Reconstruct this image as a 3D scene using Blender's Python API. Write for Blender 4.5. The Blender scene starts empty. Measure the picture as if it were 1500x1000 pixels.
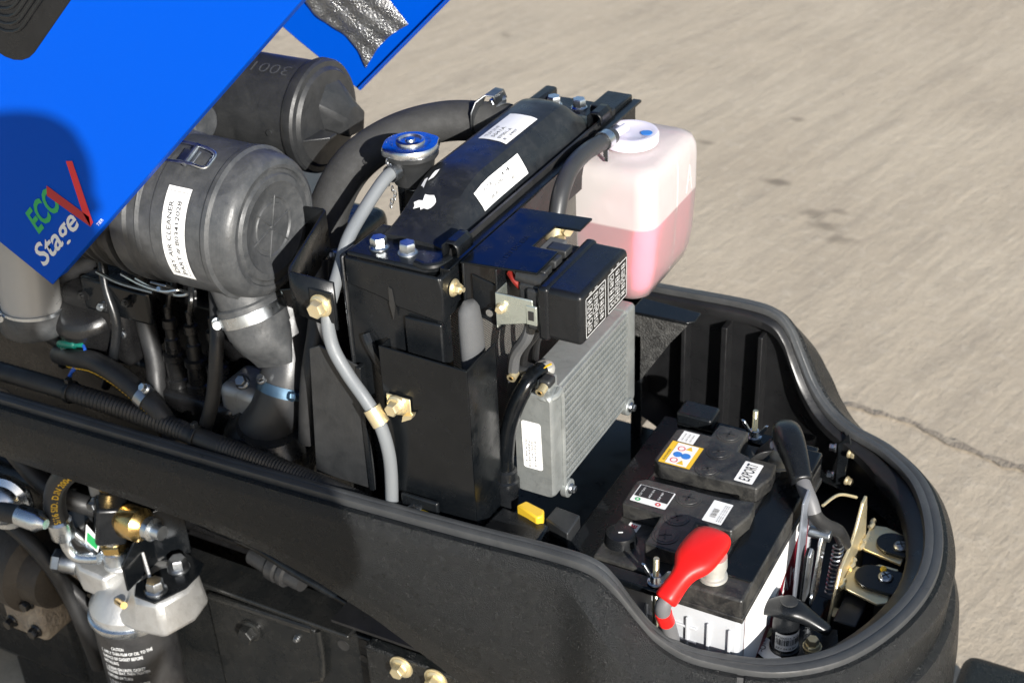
import bpy, bmesh, math, random
from mathutils import Vector, Matrix, Euler
random.seed(7)
S = bpy.context.scene
COL = S.collection
V = Vector
rad = math.radians

# ---------------------------------------------------------------- camera, sky, sun, exposure
cd = bpy.data.cameras.new('camera'); cam = bpy.data.objects.new('camera', cd); COL.objects.link(cam)
yaw, pitch, roll = rad(-29.455), rad(31.675), rad(2.681)
fw = V((math.sin(yaw)*math.cos(pitch), math.cos(yaw)*math.cos(pitch), -math.sin(pitch)))
rt = fw.cross(V((0, 0, 1))).normalized(); dn = fw.cross(rt)
r2 = math.cos(roll)*rt + math.sin(roll)*dn; d2 = -math.sin(roll)*rt + math.cos(roll)*dn
cam.matrix_world = Matrix(((r2.x, -d2.x, -fw.x, 0.720), (r2.y, -d2.y, -fw.y, -1.071), (r2.z, -d2.z, -fw.z, 1.577), (0, 0, 0, 1)))
cd.sensor_width = 36; cd.lens = 50.6; cd.clip_start = 0.05; cd.clip_end = 300
cd.dof.use_dof = True; cd.dof.focus_distance = 1.47; cd.dof.aperture_fstop = 8.5
S.camera = cam

SUN_EL, SUN_AZ = rad(22.5), math.atan2(0.755, -0.656)          # azimuth from +Y towards +X
w = bpy.data.worlds.new('World'); S.world = w; w.use_nodes = True
nt = w.node_tree; nt.nodes.clear()
sky = nt.nodes.new('ShaderNodeTexSky'); sky.sky_type = 'NISHITA'; sky.sun_disc = False
sky.sun_elevation = SUN_EL; sky.sun_rotation = SUN_AZ
bg = nt.nodes.new('ShaderNodeBackground'); bg.inputs[1].default_value = 0.085
out = nt.nodes.new('ShaderNodeOutputWorld')
nt.links.new(sky.outputs[0], bg.inputs[0]); nt.links.new(bg.outputs[0], out.inputs[0])
sl = bpy.data.lights.new('sun', 'SUN'); sl.energy = 5.0; sl.angle = rad(0.5); sl.color = (1.0, 0.965, 0.91)
so = bpy.data.objects.new('sun', sl); COL.objects.link(so)
tos = V((math.sin(SUN_AZ)*math.cos(SUN_EL), math.cos(SUN_AZ)*math.cos(SUN_EL), math.sin(SUN_EL)))
so.rotation_euler = tos.to_track_quat('Z', 'Y').to_euler(); so.location = tos*8
S.view_settings.view_transform = 'Standard'; S.view_settings.look = 'None'
S.view_settings.exposure = 0.66; S.view_settings.gamma = 1.0; S.view_settings.use_curve_mapping = False

# ---------------------------------------------------------------- materials
def srgb(r, g, b):
    f = lambda c: ((c/255+0.055)/1.055)**2.4 if c > 10 else c/255/12.92
    return (f(r), f(g), f(b))
def mat(name, col, rough=0.5, metal=0.0, bump=None, dust=None, coat=0.0, spec=0.5, rvar=0.12, scratch=0.0, stains=None):
    """bump=(scale,strength); dust=(colour,amount,scale): patchy settled dust; stains=(colour,amount,scale)"""
    m = bpy.data.materials.new(name); m.use_nodes = True
    n = m.node_tree.nodes; l = m.node_tree.links
    p = n['Principled BSDF']
    p.inputs['Base Color'].default_value = (*col, 1); p.inputs['Roughness'].default_value = rough
    p.inputs['Metallic'].default_value = metal; p.inputs['Specular IOR Level'].default_value = spec
    p.inputs['Coat Weight'].default_value = coat; p.inputs['Coat Roughness'].default_value = 0.08
    tc = n.new('ShaderNodeTexCoord')
    def noise(scale, detail=4, rough_=0.6, dist=0.0):
        t = n.new('ShaderNodeTexNoise'); t.inputs['Scale'].default_value = scale; t.inputs['Detail'].default_value = detail
        t.inputs['Roughness'].default_value = rough_; t.inputs['Distortion'].default_value = dist
        l.new(tc.outputs['Object'], t.inputs['Vector']); return t
    def ramp(src, a, b, lo=0.0, hi=1.0):
        r = n.new('ShaderNodeMapRange'); r.inputs['From Min'].default_value = a; r.inputs['From Max'].default_value = b
        r.inputs['To Min'].default_value = lo; r.inputs['To Max'].default_value = hi
        l.new(src, r.inputs['Value']); return r.outputs[0]
    colsock = None
    def over(colour, fac):
        nonlocal colsock
        mx = n.new('ShaderNodeMix'); mx.data_type = 'RGBA'
        if colsock: l.new(colsock, mx.inputs[6])
        else: mx.inputs[6].default_value = (*col, 1)
        mx.inputs[7].default_value = (*colour, 1); l.new(fac, mx.inputs[0]); colsock = mx.outputs[2]
    roughsock = None
    if dust:
        d1 = noise(dust[2], 6, 0.7, 0.6); f = ramp(d1.outputs[0], 0.38, 0.78, 0.0, dust[1]); over(dust[0], f)
        d2_ = noise(dust[2]*14, 3, 0.6); f2 = ramp(d2_.outputs[0], 0.55, 0.8, 0, dust[1]*0.6); over(dust[0], f2)
        mm = n.new('ShaderNodeMath'); mm.operation = 'MULTIPLY_ADD'; l.new(f, mm.inputs[0]); mm.inputs[1].default_value = 0.5; mm.inputs[2].default_value = rough
        roughsock = mm.outputs[0]
    if stains:
        d3 = noise(stains[2], 5, 0.65, 1.2); over(stains[0], ramp(d3.outputs[0], 0.5, 0.72, 0, stains[1]))
    if colsock: l.new(colsock, p.inputs['Base Color'])
    rn = noise(45, 4, 0.65)
    rs = ramp(rn.outputs[0], 0.3, 0.7, -rvar, rvar)
    ad = n.new('ShaderNodeMath'); ad.operation = 'ADD'; ad.use_clamp = True; l.new(rs, ad.inputs[0])
    if roughsock: l.new(roughsock, ad.inputs[1])
    else: ad.inputs[1].default_value = rough
    l.new(ad.outputs[0], p.inputs['Roughness'])
    hs = None
    if bump:
        bn = noise(bump[0], 3, 0.55); b = n.new('ShaderNodeBump'); b.inputs['Strength'].default_value = bump[1]
        b.inputs['Distance'].default_value = bump[2] if len(bump) > 2 else 0.001
        l.new(bn.outputs[0], b.inputs['Height']); hs = b.outputs[0]
    if scratch:
        sn = n.new('ShaderNodeTexNoise'); sn.inputs['Scale'].default_value = 60; sn.inputs['Detail'].default_value = 5
        mp = n.new('ShaderNodeMapping'); mp.inputs['Scale'].default_value = (9, 1, 1.5); mp.inputs['Rotation'].default_value = (0.3, 0.5, 0.4)
        l.new(tc.outputs['Object'], mp.inputs[0]); l.new(mp.outputs[0], sn.inputs['Vector'])
        b = n.new('ShaderNodeBump'); b.inputs['Strength'].default_value = scratch; b.inputs['Distance'].default_value = 0.001
        l.new(sn.outputs[0], b.inputs['Height'])
        if hs: l.new(hs, b.inputs['Normal'])
        hs = b.outputs[0]
    if hs: l.new(hs, p.inputs['Normal'])
    return m
DUST = (0.14, 0.142, 0.142)
M = {}
M['panel'] = mat('textured black plastic', (0.0050, 0.0062, 0.0070), 0.28, bump=(700, 1.0, 0.0022), spec=0.42, dust=((0.05, 0.052, 0.055), 0.03, 5), rvar=0.06)
M['inner'] = mat('smooth black plastic', (0.009, 0.0092, 0.010), 0.36, bump=(400, 0.08), dust=(DUST, 0.04, 9))
M['seal'] = mat('rubber seal', (0.040, 0.042, 0.044), 0.36, bump=(700, 0.25), dust=(DUST, 0.22, 14))
M['plastic'] = mat('black plastic', (0.0060, 0.0070, 0.0085), 0.30, spec=0.40, bump=(600, 0.06), dust=(DUST, 0.05, 20))
M['dusty'] = mat('dusty dark grey plastic', (0.046, 0.049, 0.052), 0.42, bump=(260, 0.14), dust=((0.22, 0.22, 0.22), 0.24, 48), scratch=0.20, stains=((0.030, 0.031, 0.033), 0.35, 85))
M['dusty2'] = mat('dusty black plastic', (0.018, 0.0192, 0.0205), 0.40, bump=(260, 0.10), dust=((0.16, 0.16, 0.16), 0.12, 30), scratch=0.10)
M['paint'] = mat('black enamel steel', (0.0030, 0.0040, 0.0052), 0.20, spec=0.35, bump=(160, 0.04), dust=(DUST, 0.035, 13), scratch=0.03)
M['paint2'] = mat('satin black steel', (0.0048, 0.0060, 0.0075), 0.30, spec=0.38, bump=(220, 0.08), dust=(DUST, 0.04, 16), scratch=0.06)
M['engine'] = mat('oily black engine metal', (0.007, 0.007, 0.0075), 0.30, bump=(180, 0.25), dust=(DUST, 0.05, 18))
M['rail'] = mat('black chassis paint', (0.0070, 0.0080, 0.0086), 0.24, bump=(90, 0.18, 0.002), dust=((0.11, 0.10, 0.085), 0.12, 12), scratch=0.05)
M['rubber'] = mat('black rubber', (0.014, 0.0142, 0.015), 0.5, bump=(500, 0.15), dust=(DUST, 0.10, 24))
M['fabric'] = mat('woven rubber hose', (0.024, 0.024, 0.0235), 0.75, bump=(850, 0.35), dust=(DUST, 0.16, 20))
M['grey'] = mat('grey rubber hose', (0.17, 0.183, 0.195), 0.44, bump=(500, 0.08), dust=((0.2, 0.2, 0.19), 0.15, 26))
M['foam'] = mat('grey foam', (0.085, 0.088, 0.092), 0.9, bump=(900, 0.4), dust=(DUST, 0.2, 30))
M['zinc'] = mat('zinc plated steel', (0.66, 0.70, 0.74), 0.30, 1.0, bump=(300, 0.06), stains=((0.42, 0.46, 0.48), 0.5, 60))
M['zincd'] = mat('dull zinc steel', (0.38, 0.40, 0.42), 0.36, 1.0, bump=(300, 0.10), stains=((0.2, 0.2, 0.2), 0.5, 50))
M['gold'] = mat('yellow zinc steel', (0.80, 0.68, 0.42), 0.36, 0.75, bump=(300, 0.10), stains=((0.66, 0.62, 0.52), 0.7, 55))
M['brass'] = mat('brass', (0.80, 0.56, 0.22), 0.25, 1.0, bump=(300, 0.05), stains=((0.45, 0.33, 0.16), 0.5, 60))
M['alu'] = mat('painted aluminium', (0.30, 0.32, 0.315), 0.42, 0.55, bump=(350, 0.14), dust=((0.5, 0.49, 0.46), 0.25, 22), stains=((0.15, 0.15, 0.14), 0.35, 70), scratch=0.08)
M['cast'] = mat('cast aluminium', (0.52, 0.52, 0.51), 0.46, 0.75, bump=(420, 0.30), stains=((0.30, 0.29, 0.27), 0.45, 40))
M['chrome'] = mat('bright plated steel', (0.70, 0.72, 0.75), 0.24, 1.0, bump=(300, 0.05), stains=((0.45, 0.46, 0.48), 0.5, 70))
M['blue'] = mat('blue hood paint', (0.0, 0.070, 0.50), 0.45, coat=0.0, spec=0.06, bump=(25, 0.01), rvar=0.03)
M['white'] = mat('white label', (0.88, 0.88, 0.87), 0.45, dust=((0.62, 0.61, 0.59), 0.25, 60))
M['print'] = mat('black print', (0.02, 0.02, 0.02), 0.5)
M['pwhite'] = mat('white print', (0.75, 0.76, 0.76), 0.5)
M['pgreen'] = mat('green print', (0.01, 0.38, 0.10), 0.4)
M['pred'] = mat('red print', (0.72, 0.02, 0.03), 0.4)
M['pdred'] = mat('dark red print', (0.22, 0.008, 0.02), 0.4)
M['pyel'] = mat('yellow print', (0.80, 0.50, 0.03), 0.45)
M['pblue'] = mat('blue print', (0.03, 0.20, 0.62), 0.45)
M['red'] = mat('red rubber boot', (0.80, 0.010, 0.008), 0.44, bump=(150, 0.06), rvar=0.08)
M['case'] = mat('pale grey battery case', (0.50, 0.52, 0.55), 0.42, bump=(300, 0.08), dust=((0.35, 0.33, 0.30), 0.3, 18))
M['batt'] = mat('dusty battery cover', (0.011, 0.0115, 0.0125), 0.34, bump=(300, 0.12), dust=((0.20, 0.19, 0.165), 0.34, 26), scratch=0.08)
M['post'] = mat('lead post', (0.50, 0.49, 0.45), 0.5, 0.5, bump=(300, 0.3))
M['yellow'] = mat('yellow tag', (0.75, 0.48, 0.03), 0.4)
M['teal'] = mat('green connector', (0.005, 0.16, 0.12), 0.3)
M['wire'] = mat('blue wire', (0.02, 0.10, 0.50), 0.4)
M['darkred'] = mat('dark red wire', (0.22, 0.02, 0.015), 0.4)

# ---------------------------------------------------------------- mesh builder
SHIFT = {}
def frame(d, up=(0, 0, 1)):
    d = V(d).normalized(); up = V(up)
    if abs(d.dot(up)) > 0.98: up = V((1, 0, 0))
    u = up.cross(d).normalized(); v = d.cross(u)
    return u, v, d
def smooth_path(pts, res=6, closed=False):
    P = [V(p) for p in pts]
    if len(P) < 3: return P
    o = []
    n = len(P); rng = n if closed else n-1
    for i in range(rng):
        g = lambda k: P[k % n] if closed else P[max(0, min(n-1, k))]
        p0, p1, p2, p3 = g(i-1), g(i), g(i+1), g(i+2)
        for j in range(res):
            t = j/res
            o.append(0.5*((2*p1)+(-p0+p2)*t+(2*p0-5*p1+4*p2-p3)*t*t+(-p0+3*p1-3*p2+p3)*t**3))
    if not closed: o.append(P[-1])
    return o
class B:
    def __init__(s): s.bm = bmesh.new()
    def rings(s, rings, closed=True, cap=True, loop=False):
        bm = s.bm; R = [[bm.verts.new(p) for p in r] for r in rings]
        m = len(R[0]); k = m if closed else m-1
        pr = list(zip(R, R[1:])) + ([(R[-1], R[0])] if loop else [])
        for a, b in pr:
            for i in range(k):
                j = (i+1) % m
                bm.faces.new((a[i], a[j], b[j], b[i]))
        if cap and closed and not loop:
            bm.faces.new(R[0][::-1]); bm.faces.new(R[-1])
        return s
    def box(s, x0, x1, y0, y1, z0, z1, mtx=None):
        c = [V((x, y, z)) for z in (z0, z1) for x, y in ((x0, y0), (x1, y0), (x1, y1), (x0, y1))]
        if mtx: c = [mtx @ p for p in c]
        return s.rings([c[:4], c[4:]])
    def lathe(s, prof, o, d, n=32, up=(0, 0, 1), cap=True):
        u, v, d = frame(d, up); o = V(o); rr = []
        for a, r in prof:
            r = max(r, 0.0002)
            rr.append([o+d*a+u*(r*math.cos(6.28319*i/n))+v*(r*math.sin(6.28319*i/n)) for i in range(n)])
        return s.rings(rr, cap=cap)
    def cyl(s, p0, p1, r0, r1=None, n=20):
        p0, p1 = V(p0), V(p1)
        return s.lathe([(0, r0), ((p1-p0).length, r0 if r1 is None else r1)], p0, p1-p0, n)
    def hex(s, p, d, af, h, n=6, rot=0.0):
        u, v, d = frame(d); p = V(p); r = af/2/math.cos(math.pi/n); rr = []
        for a, k in ((0, 1), (h*0.82, 1), (h, 0.86)):
            rr.append([p+d*a+(u*math.cos(6.28319*i/n+rot)+v*math.sin(6.28319*i/n+rot))*r*k for i in range(n)])
        return s.rings(rr)
    def tube(s, pts, r, n=12, res=6, closed=False, raw=False):
        P = [V(p) for p in pts] if raw else smooth_path(pts, res, closed)
        m = len(P); rr = []; prev = None
        for i, p in enumerate(P):
            a = P[i-1] if (i or closed) else p; b = P[(i+1) % m] if (i < m-1 or closed) else p
            t = (b-a).normalized()
            u = V((0, 0, 1)).cross(t) if prev is None else prev - t*prev.dot(t)
            if u.length < 1e-4: u = V((1, 0, 0)).cross(t)
            u.normalize(); prev = u; v = t.cross(u)
            q = r(i/(m-1)) if callable(r) else r
            rr.append([p+(u*math.cos(6.28319*k/n)+v*math.sin(6.28319*k/n))*q for k in range(n)])
        return s.rings(rr, loop=closed)
    def prism(s, poly, o, u, v, t):
        """polygon poly (a,b) in plane o + a*u + b*v, extruded t along u x v"""
        o, u, v = V(o), V(u), V(v); w_ = u.cross(v).normalized()
        A = [o+u*a+v*b for a, b in poly]
        return s.rings([A, [p+w_*t for p in A]])
    def grid(s, f, nu, nv, cu=False):
        bm = s.bm; R = [[bm.verts.new(f(i/nu, j/nv)) for j in range(nv+1)] for i in range(nu+(0 if cu else 1))]
        for i in range(nu):
            a, b = R[i], R[(i+1) % len(R)]
            for j in range(nv): bm.faces.new((a[j], b[j], b[j+1], a[j+1]))
        return s
    def obj(s, name, m, parent=None, bevel=0, seg=2, ang=35, solid=0, loc=None, sub=0):
        bm = s.bm; bmesh.ops.recalc_face_normals(bm, faces=bm.faces)
        sh = SHIFT[parent.name] if parent else V(loc if loc is not None else (0, 0, 0))
        if sh.length: bmesh.ops.translate(bm, verts=bm.verts, vec=-sh)
        me = bpy.data.meshes.new(name); bm.to_mesh(me); bm.free()
        me.materials.append(M[m] if isinstance(m, str) else m)
        me.shade_smooth(); me.set_sharp_from_angle(angle=rad(ang))
        o = bpy.data.objects.new(name, me); COL.objects.link(o)
        if parent: o.parent = parent
        else: o.location = sh
        SHIFT[o.name] = sh
        if solid:
            md = o.modifiers.new('solid', 'SOLIDIFY'); md.thickness = solid; md.offset = 0
        if sub:
            md = o.modifiers.new('sub', 'SUBSURF'); md.levels = md.render_levels = sub
        if bevel:
            md = o.modifiers.new('bevel', 'BEVEL'); md.width = bevel; md.segments = seg; md.limit_method = 'ANGLE'; md.angle_limit = rad(40)
            md.harden_normals = False
        return o
def thing(name, label, cat, loc, group=None):
    o = bpy.data.objects.new(name, None); COL.objects.link(o); o.location = loc; o.empty_display_size = 0.02
    o['label'] = label; o['category'] = cat
    if group: o['group'] = group
    SHIFT[o.name] = V(loc); return o
def tag(o, label, cat, group=None):
    o['label'] = label; o['category'] = cat
    if group: o['group'] = group
    return o
def text(s, parent, m, place, w_=None, h=None, name='lettering', bold=0.0, shear=0.0, spacing=1.0, label=None):
    """flat print: glyph outlines scaled to w_ x h and laid on a surface by place(a, b) -> point"""
    c = bpy.data.curves.new('glyphs', 'FONT'); c.body = s; c.size = 1; c.offset = bold; c.shear = shear; c.space_character = spacing; c.resolution_u = 3
    t = bpy.data.objects.new('glyphs', c); COL.objects.link(t)
    dg = bpy.context.evaluated_depsgraph_get(); me = bpy.data.meshes.new_from_object(t.evaluated_get(dg))
    bpy.data.objects.remove(t); bpy.data.curves.remove(c)
    xs = [v.co.x for v in me.vertices]; ys = [v.co.y for v in me.vertices]
    x0, x1, y0, y1 = min(xs), max(xs), min(ys), max(ys)
    sy = h/(y1-y0) if h else None; sx = w_/(x1-x0) if w_ else sy
    sy = sy or sx
    sh = SHIFT[parent.name]
    for v in me.vertices: v.co = V(place((v.co.x-x0)*sx, (v.co.y-y0)*sy)) - sh
    me.name = name; me.materials.clear(); me.materials.append(M[m] if isinstance(m, str) else m)
    o = bpy.data.objects.new(name, me); COL.objects.link(o); o.parent = parent; SHIFT[o.name] = sh
    return o
def flat(o, u, v, off=0.0):
    """place(a,b) on a plane; off lifts along u x v"""
    o, u, v = V(o), V(u).normalized(), V(v).normalized(); n_ = u.cross(v)*off
    return lambda a, b: o+u*a+v*b+n_
def patch(place, w_, h, m, parent, name='label', nu=1, nv=1, r=0.0, thick=0.0004):
    """thin rectangular (r: round-cornered) sheet laid on a surface"""
    b = B()
    if r:
        P = []
        for cx, cy, a0 in ((w_-r, r, -90), (w_-r, h-r, 0), (r, h-r, 90), (r, r, 180)):
            for k in range(5):
                a = rad(a0+k*22.5); P.append((cx+r*math.cos(a), cy+r*math.sin(a)))
        b.bm.faces.new([b.bm.verts.new(place(*p)) for p in P])
    else: b.grid(lambda i, j: place(i*w_, j*h), nu, nv)
    return b.obj(name, m, parent)
def bolt(parent, p, d, af=0.013, h=0.008, fl=0.0095, m='zinc', name='bolt', wash=0.0, stud=0.0):
    b = B(); p = V(p); d = V(d).normalized(); z = 0.0
    if wash: b.lathe([(0, wash), (0.0016, wash)], p, d, 20); z = 0.0016
    b.lathe([(z, fl), (z+0.0012, fl*0.98), (z+0.003, fl*0.8)], p, d, 20)
    b.hex(p+d*(z+0.0025), d, af, h, rot=random.random())
    if stud: b.cyl(p+d*(z+h), p+d*(z+h+stud), af*0.26, n=12)
    return b.obj(name, m, parent)
def screw(parent, p, d, r=0.0085, h=0.004, m='zincd', name='screw', rot=0.4):
    u, v, d = frame(d); p = V(p)
    b = B(); b.lathe([(0, r), (h*0.35, r), (h*0.75, r*0.85), (h, r*0.5)], p, d, 22)
    o = b.obj(name, m, parent)
    c = B()
    for k in range(2):
        a = rot+k*1.5708; e = u*math.cos(a)+v*math.sin(a); f = u*-math.sin(a)+v*math.cos(a)
        c.prism([(-r*0.62, -r*0.11), (r*0.62, -r*0.11), (r*0.62, r*0.11), (-r*0.62, r*0.11)], p+d*(h*0.55), e, f, h*0.5)
    c.obj('slot', 'print', o)
    return o
def clamp(parent, c, d, r, w_=0.012, m='zinc', screwdir=None, name='hose_clamp'):
    """worm-drive clamp: band, housing, hex screw"""
    u, v, d = frame(d); c = V(c)
    b = B(); b.lathe([(-w_/2, r), (-w_/2, r+0.0012), (w_/2, r+0.0012), (w_/2, r)], c, d, 40, cap=False)
    for i in range(46):
        a = i*0.11; e = u*math.cos(a)+v*math.sin(a); t = d.cross(e)
        b.prism([(-w_*0.28, -0.0008), (w_*0.28, -0.0008), (w_*0.28, 0.0008), (-w_*0.28, 0.0008)], c+e*(r+0.0011), d, t, 0.0005)
    o = b.obj(name, m, parent)
    sd = V(screwdir) if screwdir else u
    sd = (sd-d*sd.dot(d)).normalized(); t = d.cross(sd)
    q = c+sd*(r+0.004)
    h = B(); h.cyl(q-t*0.008, q+t*0.006, 0.0050, n=14); h.hex(q+t*0.006, t, 0.009, 0.006)
    h.lathe([(0.006, 0.0062), (0.0072, 0.0062)], q, t, 16)
    h.obj('clamp_screw', m, o)
    return o
# ---------------------------------------------------------------- ground
GZ = -0.08
def ground_mat():
    m = bpy.data.materials.new('worn concrete yard'); m.use_nodes = True; n = m.node_tree.nodes; l = m.node_tree.links; p = n['Principled BSDF']
    tc = n.new('ShaderNodeTexCoord')
    def noise(sc, det, ro=0.6, dist=0.0, scale=None, rot=0.0):
        t = n.new('ShaderNodeTexNoise'); t.inputs['Scale'].default_value = sc; t.inputs['Detail'].default_value = det
        t.inputs['Roughness'].default_value = ro; t.inputs['Distortion'].default_value = dist
        mp = n.new('ShaderNodeMapping'); mp.vector_type = 'TEXTURE'; mp.inputs['Rotation'].default_value = (0, 0, rot)
        if scale: mp.inputs['Scale'].default_value = scale
        l.new(tc.outputs['Object'], mp.inputs[0]); l.new(mp.outputs[0], t.inputs['Vector']); return t.outputs[0]
    def mr(s, a, b, lo=0, hi=1):
        r = n.new('ShaderNodeMapRange'); l.new(s, r.inputs[0])
        for k, v_ in zip((1, 2, 3, 4), (a, b, lo, hi)): r.inputs[k].default_value = v_
        return r.outputs[0]
    def mix(a, b, f):
        x = n.new('ShaderNodeMix'); x.data_type = 'RGBA'
        for s, k in ((a, 6), (b, 7)):
            if isinstance(s, tuple): x.inputs[k].default_value = (*s, 1)
            else: l.new(s, x.inputs[k])
        l.new(f, x.inputs[0]); return x.outputs[2]
    big = noise(1.4, 5, 0.6); mid = noise(26, 8, 0.72); fine = noise(170, 6, 0.75); grit = noise(420, 3, 0.6)
    broom = noise(30, 6, 0.65, 0.0, (5, 0.8, 1), rad(75)); broom2 = noise(13, 6, 0.65, 0.15, (6, 0.9, 1), rad(76))
    c = mix((0.44, 0.368, 0.280), (0.53, 0.453, 0.350), mr(big, 0.3, 0.7))
    c = mix(c, (0.35, 0.298, 0.236), mr(broom2, 0.46, 0.66, 0, 0.60))
    c = mix(c, (0.60, 0.53, 0.43), mr(mid, 0.52, 0.74, 0, 0.55))
    c = mix(c, (0.30, 0.255, 0.205), mr(fine, 0.54, 0.70, 0, 0.60))
    c = mix(c, (0.66, 0.60, 0.50), mr(grit, 0.60, 0.75, 0, 0.35))
    spots = noise(2.9, 4, 0.55, 0.3); c = mix(c, (0.17, 0.145, 0.115), mr(spots, 0.70, 0.75, 0, 0.60))
    wob = n.new('ShaderNodeTexNoise'); wob.inputs['Scale'].default_value = 22; wob.inputs['Detail'].default_value = 4; l.new(tc.outputs['Object'], wob.inputs['Vector'])
    for x_, y_, rx, ry, am in ((-.341, 2.255, .050, .026, .75), (-.20, 2.12, .050, .030, .6), (-.15, 2.07, .050, .032, .6), (-.09, 2.01, .045, .028, .5), (-.423, 2.672, .034, .022, .55), (-.60, 2.42, .036, .022, .6), (-.14, 2.155, .030, .020, .5), (.30, 2.9, .06, .03, .3), (.62, 1.95, .05, .05, .3)):
        q = n.new('ShaderNodeMapping'); q.vector_type = 'TEXTURE'; q.inputs['Location'].default_value = (x_, y_, 0); q.inputs['Scale'].default_value = (rx, ry, 1); l.new(tc.outputs['Object'], q.inputs[0])
        ln = n.new('ShaderNodeVectorMath'); ln.operation = 'LENGTH'; l.new(q.outputs[0], ln.inputs[0])
        ad = n.new('ShaderNodeMath'); ad.operation = 'MULTIPLY_ADD'; l.new(wob.outputs[0], ad.inputs[0]); ad.inputs[1].default_value = 1.6; l.new(ln.outputs['Value'], ad.inputs[2])
        c = mix(c, (0.17, 0.143, 0.112), mr(ad.outputs[0], 1.05, 1.75, am, 0.0))   # old oil and dirt spots
    l.new(c, p.inputs['Base Color']); p.inputs['Roughness'].default_value = 0.9; p.inputs['Specular IOR Level'].default_value = 0.2
    hb = n.new('ShaderNodeMath'); hb.operation = 'MULTIPLY_ADD'; l.new(broom, hb.inputs[0]); hb.inputs[1].default_value = 0.8; l.new(mid, hb.inputs[2])
    ha = n.new('ShaderNodeMath'); ha.operation = 'MULTIPLY_ADD'; l.new(fine, ha.inputs[0]); ha.inputs[1].default_value = 0.45; l.new(hb.outputs[0], ha.inputs[2])
    b = n.new('ShaderNodeBump'); b.inputs['Strength'].default_value = 0.6; b.inputs['Distance'].default_value = 0.006
    l.new(ha.outputs[0], b.inputs['Height']); l.new(b.outputs[0], p.inputs['Normal'])
    return m
g = B(); g.grid(lambda i, j: V(((i-0.5)*120, (j-0.5)*120, GZ)), 8, 8)
go = g.obj('ground', ground_mat()); go['kind'] = 'structure'
# dirt-filled crack across the slab, a shallow ragged groove of darker grit
random.seed(11)
cr = B(); L_, R_ = [], []
cx, cy = 0.02, 1.345
while cx < 2.4:
    wd = random.uniform(0.003, 0.016); jy = random.uniform(-0.006, 0.006)
    L_.append(V((cx, cy+jy-wd, GZ+0.004))); R_.append(V((cx+random.uniform(-.01, .01), cy+jy+wd, GZ+0.004)))
    cx += random.uniform(0.012, 0.028); cy += random.uniform(-0.012, 0.0035)
vl = [cr.bm.verts.new(p) for p in L_]; vr = [cr.bm.verts.new(p) for p in R_]
for i in range(len(vl)-1): cr.bm.faces.new((vl[i], vl[i+1], vr[i+1], vr[i]))
M['grit'] = mat('dark grit', (0.27, 0.23, 0.185), 0.95, bump=(160, 0.9, 0.006), stains=((0.44, 0.38, 0.30), 0.95, 22), spec=0.1)
co = cr.obj('ground_crack', 'grit', go)

# ---------------------------------------------------------------- front body shell
CY = 0.2075
half = [(-1.15, -.088, .603), (-.8, -.082, .606), (-.4, -.076, .610), (-.1, -.072, .615), (.08, -.070, .621), (.19, -.068, .626), (.235, -.066, .622),
        (.258, -.063, .603), (.276, -.057, .573), (.296, -.048, .541), (.322, -.036, .517), (.355, -.022, .505), (.412, .000, .500), (.464, .048, .498), (.500, .126, .497)]
path = half + [(.513, CY, .497)] + [(x, 2*CY-y, z) for x, y, z in half[::-1]]
PP = smooth_path(path, 8); NP = len(PP)
def nrm(i):
    t = PP[min(NP-1, i+1)]-PP[max(0, i-1)]; t = V((t.x, t.y, 0)).normalized(); return V((t.y, -t.x, 0))
OUT = [nrm(i) for i in range(NP)]
def ss(a, b, x): x = max(0, min(1, (x-a)/(b-a))); return x*x*(3-2*x)
def skirt_bottom(x):
    pts = [(-1.2, .545), (-.43, .532), (-.28, .529), (-.18, .522), (-.10, .503), (-.023, .476), (.074, .430), (.16, .385), (.25, .345), (.6, .315)]
    for (a, p), (b, q) in zip(pts, pts[1:]):
        if x <= b: return p+(q-p)*max(0, (x-a)/(b-a))
    return .315
shell = thing('front_body_shell', 'textured black plastic engine surround with rubber sealed rim under the open blue hood', 'body panel', (0, CY, .32))
def outer(i):
    p, o = PP[i], OUT[i]; zb = skirt_bottom(p.x); k = ss(.20, .29, p.x)*(1-.92*ss(.34, .45, p.x)); nz = ss(.36, .45, p.x); sh = 0.006+0.034*k; drop = 0.007+0.030*k
    h = (p.z-drop) - zb; q = []
    q.append(p+o*0.0095+V((0, 0, -0.0095))); q.append(p+o*0.0110+V((0, 0, -0.0062))); q.append(p+o*0.0165+V((0, 0, -0.0066))); q.append(p+o*0.0185+V((0, 0, -0.0095)))
    q.append(p+o*(0.0175+sh)+V((0, 0, -0.010-drop)))
    q.append(p+o*(0.0185+sh)+V((0, 0, -0.014-drop)))
    for f, bulge in ((.25, .008), (.5, .013), (.75, .012), (1, .006)):
        e = p+o*(0.0185+sh+bulge*min(1, h/.2)*(1-1.3*nz)); e.z = (p.z-0.014-drop)+(zb-(p.z-0.014-drop))*f; q.append(e)
    e = p+o*(0.0145+sh-.006*nz); e.z = zb-0.003; q.append(e)
    e = p+o*(0.0125+sh-.006*nz); e.z = zb+0.01; q.append(e)
    return q
def seam_x(p, y_side): return p.x
iseam = min(range(NP//2), key=lambda i: abs(PP[i].x-.372))
def ring_obj(name, a, b, fn, m, bevel=0):
    bb = B(); bb.rings([fn(i) for i in range(a, b+1)], closed=False, cap=False); return bb.obj(name, m, shell, ang=40)
half_i = NP//2
# three mouldings: near side, nose, far side, parted by a narrow seam
def gap(fn, lo, hi):
    def f(i): return fn(i)
    return f
ns = ring_obj('side_panel', 0, iseam, outer, 'panel')
ring_obj('nose_panel', iseam+1, NP-iseam-2, outer, 'panel')
ring_obj('side_panel', NP-iseam-1, NP-1, outer, 'panel')
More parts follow.
